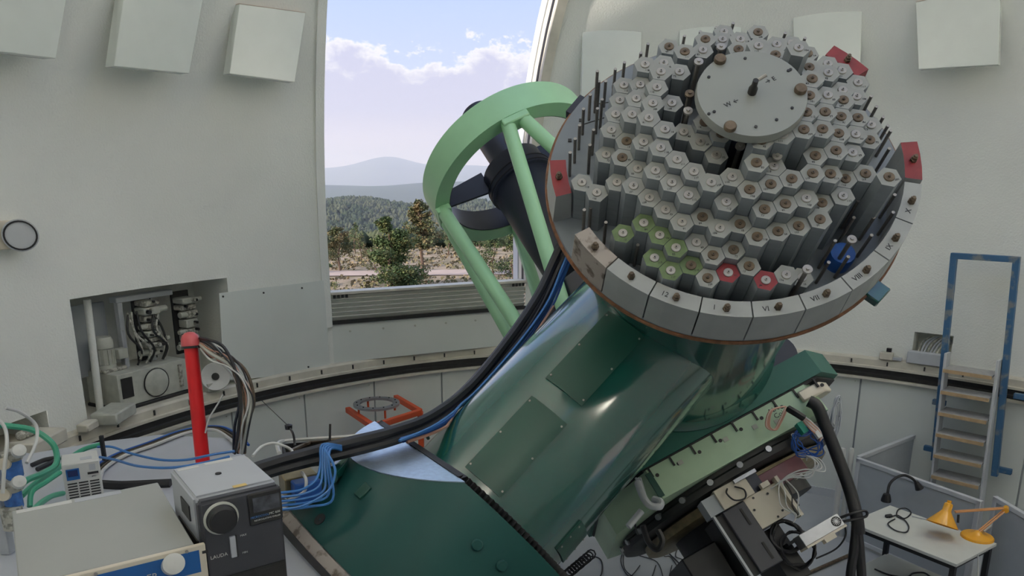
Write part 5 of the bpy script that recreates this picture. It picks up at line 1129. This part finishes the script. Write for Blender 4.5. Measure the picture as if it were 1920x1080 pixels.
hose('table_cable', 'black plug lead curled on the pale table top', [tpt(x, y, ZTB + .010) for x, y in ((1668, 970), (1682, 966), (1696, 972), (1708, 962), (1698, 953), (1684, 956), (1682, 968), (1696, 975), (1704, 988), (1698, 998), (1678, 994), (1665, 982), (1678, 973))], .006, M_BLACK, 'cable', seg=6)
mesh_obj('plug', MB().box((0, 0, .014), (.07, .035, .028), Matrix.Translation(tpt(1666, 970)) @ Matrix.Rotation(.3, 4, 'Z')), M_BLACK, 'black mains plug at the end of the curled table lead', 'plug', bevel=.008)
sz = .312
hose('shelf_cable', 'black cable lying on the lower shelf of the table', [tpt(x, y, sz + .012) for x, y in ((1640, 1067), (1668, 1078), (1700, 1082), (1712, 1075), (1732, 1074), (1745, 1082))], .008, M_BLACK, 'cable', seg=6)
hose('white_lead', 'white lead hanging down off the pale table edge', [TF @ V((TL / 2 + .004, 0, ZTB - .005)), TF @ V((TL / 2 + .02, .0, ZTB - .1)), TF @ V((TL / 2 + .05, -.03, ZTB - .3)), TF @ V((TL / 2 + .05, -.05, .012))], .006, M_WHITE, 'cable', seg=6)
# ---- floodlights added out of view to brighten the dome (the daylight alone is dim in here)
for deg, zz, FLOOD_W in ADDED_FLOODS:
    a_ = math.radians(deg); Rz = math.sqrt(R_WALL**2 - max(zz - Z_SPRING, 0)**2); P_ = wpt(a_, Rz, zz)
    floodlight(wframe(P_), {18: 'added unseen floodlight high on the dome beyond the blue ladder', -50: 'added unseen floodlight high on the dome past the doorway', 200: 'added unseen floodlight high on the dome above the compressor cabinet', 248: 'added unseen floodlight high on the dome facing the slit'}[deg], FLOOD_W, V((-math.cos(a_) * .40, -math.sin(a_) * .40, 1)))
# ================================================================== outside, seen through the slit
ZG = -12.0
def gz(x, y):
    d = math.hypot(x, y); return ZG + .6 * math.sin(x * .05) * math.sin(y * .043) - max(0, d - 190) * .10
def terrain(name, x0, x1, y0, y1, nx, ny, fn, mat, label, kind='structure'):
    b = MB(); vs = []; fs = []
    for j in range(ny + 1):
        for i in range(nx + 1):
            f = j / ny; y = y0 + (y1 - y0) * f; x = (x0 + (x1 - x0) * i / nx) * (.35 + .65 * y / y1); vs.append((x, y, fn(x, y)))
    for j in range(ny):
        for i in range(nx): k = j * (nx + 1) + i; fs.append((k, k + 1, k + nx + 2, k + nx + 1))
    b.add(vs, fs); return tag(b.obj(name, mat, smooth=60), label, kind=kind)
terrain('ground', -260, 160, 40, 330, 60, 50, gz, M_GROUND, 'dry stony hilltop outside the dome')
b = MB(); P = []
for k in range(30):
    f = k / 29; x = -70 + 110 * f; y = 128 + 26 * f - 10 * math.sin(f * 3); P.append((x, y))
vs = []
for x, y in P: vs += [(x, y - 4.0, gz(x, y - 4.0) + .12), (x, y + 4.5, gz(x, y + 4.5) + .12)]
b.add(vs, [(2 * k, 2 * k + 2, 2 * k + 3, 2 * k + 1) for k in range(29)]); tag(b.obj('path', M_TRACK), 'pale dirt track crossing the hilltop', kind='structure')
def rz(x, y, s, amp, seed):
    v = 0
    for o in range(4): v += amp / 2**o * math.sin(x * s * 2**o + seed * (o + 1.3)) * math.cos(y * s * 1.3 * 2**o + seed * 2.1 * o)
    return v
def ridge(name, y0, y1, crest_px, mat, label, amp, s, seed, xs, base, nx=110, ny=24):
    """hill whose skyline height follows from its distance"""
    yc = y0 + (y1 - y0) * .75
    def fn(x, y):
        f = max(0, min(1, (y - y0) / (yc - y0))); f = f * f * (3 - 2 * f)
        px = 960 + FPX * x / yc; cp = crest_px(px); zc = CAM.z + (335 - cp) / FPX * yc * 1.03
        return base + (zc - base) * f + rz(x, y, s, amp, seed) * min(1, f * 2) - max(0, y - yc) * .15
    return terrain(name, xs[0], xs[1], y0, y1, nx, ny, fn, mat, label)
ridge('hill', 320, 900, lambda p: 372 + max(0, p - 700) * .07 - 4 * math.sin(p * .03), M_FOREST, 'forested near hill beyond the trees', 3, .012, 1.0, (-420, 200), -60)
ridge('hill', 1200, 2400, lambda p: 343 + 4 * math.sin(p * .012), M_HILL, 'middle ridge fading in haze', 8, .004, 2.2, (-1100, 500), -140)
ridge('hill', 3400, 6200, lambda p: 318 - 18 * math.exp(-((p - 735) / 55.0)**2) - 6 * math.exp(-((p - 880) / 90.0)**2), M_HILL, 'far pale mountain ridge on the skyline', 14, .0016, 3.1, (-3200, 1600), -260)
def pine(x, y, h, spread, label, seed, bare=.25, n=900, mat=M_NEEDLE, group='pines outside the slit'):
    r = random.Random(seed); z0 = gz(x, y) - .3; t = thing('pine_tree', label, 'tree', (x, y, z0), group)
    P = [(x + r.uniform(-.15, .15) * k, y + r.uniform(-.15, .15) * k, z0 + h * .96 * k / 5) for k in range(6)]
    b = MB(); 
    for k in range(5): b.cyl(P[k], P[k + 1], .028 * h * (1 - k * .17), .028 * h * (1 - (k + 1) * .17), 7)
    lv = MB(); nb_ = int(9 + h)
    for k in range(nb_):
        f = bare + (1 - bare) * (k + r.random()) / nb_; L = spread * (1 - ((f - bare) / (1 - bare))**1.6 * .85) * r.uniform(.6, 1.05); a = r.uniform(0, 6.28)
        c = V((x, y, z0 + h * f)); tip = c + V((math.cos(a) * L, math.sin(a) * L, L * r.uniform(-.05, .3)))
        b.cyl(c, tip, .05 * h / 10, .015, 4)
        for q in range(int(n / nb_)):
            g = r.uniform(.25, 1.05); p = c.lerp(tip, g) + V((r.gauss(0, .13 * L + .12), r.gauss(0, .13 * L + .12), r.gauss(.05, .10 * L + .08)))
            s = r.uniform(.12, .30) * h / 10; e = V((r.uniform(-1, 1), r.uniform(-1, 1), r.uniform(-.3, .9))).normalized(); w = e.orthogonal().normalized() * s * .55
            lv.add([p - w, p + w, p + e * s * 1.3 + w * .4, p + e * s * 1.3 - w * .4], [(0, 1, 2, 3)])
    b.obj('trunk', M_BARK, t); lv.obj('foliage', mat, t, smooth=0); return t
def px_xy(px, d): return (px - 960) / FPX * d * 1.0, d * .998
TREES = [(733, 112, 10.0, 5.0, 'dense dark pine standing before the dirt track', .04, 13000, M_NEEDLE), (793, 127, 12.2, 3.6, 'tall pine with bare trunk beside the dense dark pine', .42, 4200, M_NEEDLE2), (640, 135, 7.6, 3.4, 'rounded brownish pine near the slit wall', .30, 4000, M_NEEDLE2),
         (680, 150, 5.5, 2.2, 'low pine behind the rounded brownish pine', .15, 900, M_NEEDLE2), (870, 150, 8.6, 3.0, 'loose pine seen through the truss bars', .25, 1200, M_NEEDLE2), (842, 170, 7.6, 2.8, 'distant pine beyond the dirt track', .2, 900, M_NEEDLE),
         (925, 128, 6.8, 3.0, 'bushy pine seen inside the pale green ring bars', .12, 1600, M_NEEDLE), (962, 120, 7.6, 2.7, 'pine close to the slit rail', .1, 1500, M_NEEDLE), (706, 132, 4.4, 2.6, 'low spreading brown pine by the track', .05, 1100, M_NEEDLE2),
         (613, 105, 5.6, 2.0, 'pine half hidden by the dome wall edge', .1, 900, M_NEEDLE), (670, 176, 7, 2.6, 'small far pine over the scrub', .2, 700, M_NEEDLE), (765, 176, 7, 2.6, 'far pine glimpsed between the two big pines', .2, 700, M_NEEDLE), (900, 185, 7, 3, 'far pine on the slope edge', .2, 700, M_NEEDLE), (560, 130, 8, 3, 'pine beyond the dome wall', .2, 700, M_NEEDLE), (1010, 140, 8, 3, 'pine behind the slit rail', .2, 700, M_NEEDLE)]
for k, (p, d, h, s, lb, br, n, mt) in enumerate(TREES):
    x, y = px_xy(p, d); pine(x, y, h, s, lb, 20 + k, br, n, mt)
r = random.Random(11); sb = MB()
for k in range(1900):
    d = r.uniform(85, 250); p = r.uniform(440, 1060); x, y = px_xy(p, d); z = gz(x, y)
    if abs(y - (128 + 26 * (x + 70) / 110 - 10 * math.sin((x + 70) / 110 * 3))) < 6 and d < 170: continue
    for q in range(5):
        c = V((x + r.uniform(-.8, .8), y + r.uniform(-.8, .8), z + r.uniform(0, .3))); s = r.uniform(.15, .45); e = V((r.uniform(-1, 1), r.uniform(-1, 1), r.uniform(.2, 1))).normalized(); w = e.orthogonal().normalized() * s
        sb.add([c - w, c + w, c + e * s + w * .3, c + e * s - w * .3], [(0, 1, 2, 3)])
tag(sb.obj('undergrowth', M_SCRUB, smooth=0), 'low dry scrub dotted over the hilltop', 'scrub', kind='stuff')
fb = MB()
for k in range(15000):
    d = 190 + 560 * r.random()**.8 ; p = r.uniform(380, 1080); x, y = px_xy(p, d)
    z = gz(x, y) if d < 325 else None
    if z is None:
        yc = 320 + 580 * .75; f = max(0, min(1, (y - 320) / (yc - 320))); f = f * f * (3 - 2 * f); pxx = 960 + FPX * x / yc; cp = 372 + max(0, pxx - 700) * .07 - 4 * math.sin(pxx * .03)
        z = -60 + (CAM.z + (335 - cp) / FPX * yc * 1.03 + 60) * f + rz(x, y, .012, 3, 1.0) * min(1, f * 2)
    h = r.uniform(2.6, 5.2); w = h * r.uniform(.3, .5)
    fb.lathe([(w * .6, 0), (w, h * .35), (w * .75, h * .7), (w * .3, h * .92), (0, h)], 5, Matrix.Translation((x, y, z)) @ Matrix.Rotation(r.random() * 6, 4, 'Z'))
tag(fb.obj('forest', M_FOREST, smooth=0), 'dense distant forest covering the slope and near hill', 'forest', kind='stuff')
# morning haze lying over the valley
hz = MB().box((-400, 3600, -30), (9000, 6700, 420)); ho = hz.obj('haze', None)
mh = bpy.data.materials.new('haze'); mh.use_nodes = True; nt = mh.node_tree
for n_ in list(nt.nodes): nt.nodes.remove(n_)
vo = nt.nodes.new('ShaderNodeOutputMaterial'); vsn = nt.nodes.new('ShaderNodeVolumeScatter'); vsn.inputs['Color'].default_value = (.80, .86, 1, 1); vsn.inputs['Density'].default_value = HAZE; vsn.inputs['Anisotropy'].default_value = .3
nt.links.new(vsn.outputs[0], vo.inputs['Volume']); ho.data.materials.clear(); ho.data.materials.append(mh)
tag(ho, 'bluish haze over the valley beyond the hilltop', 'haze', kind='stuff')
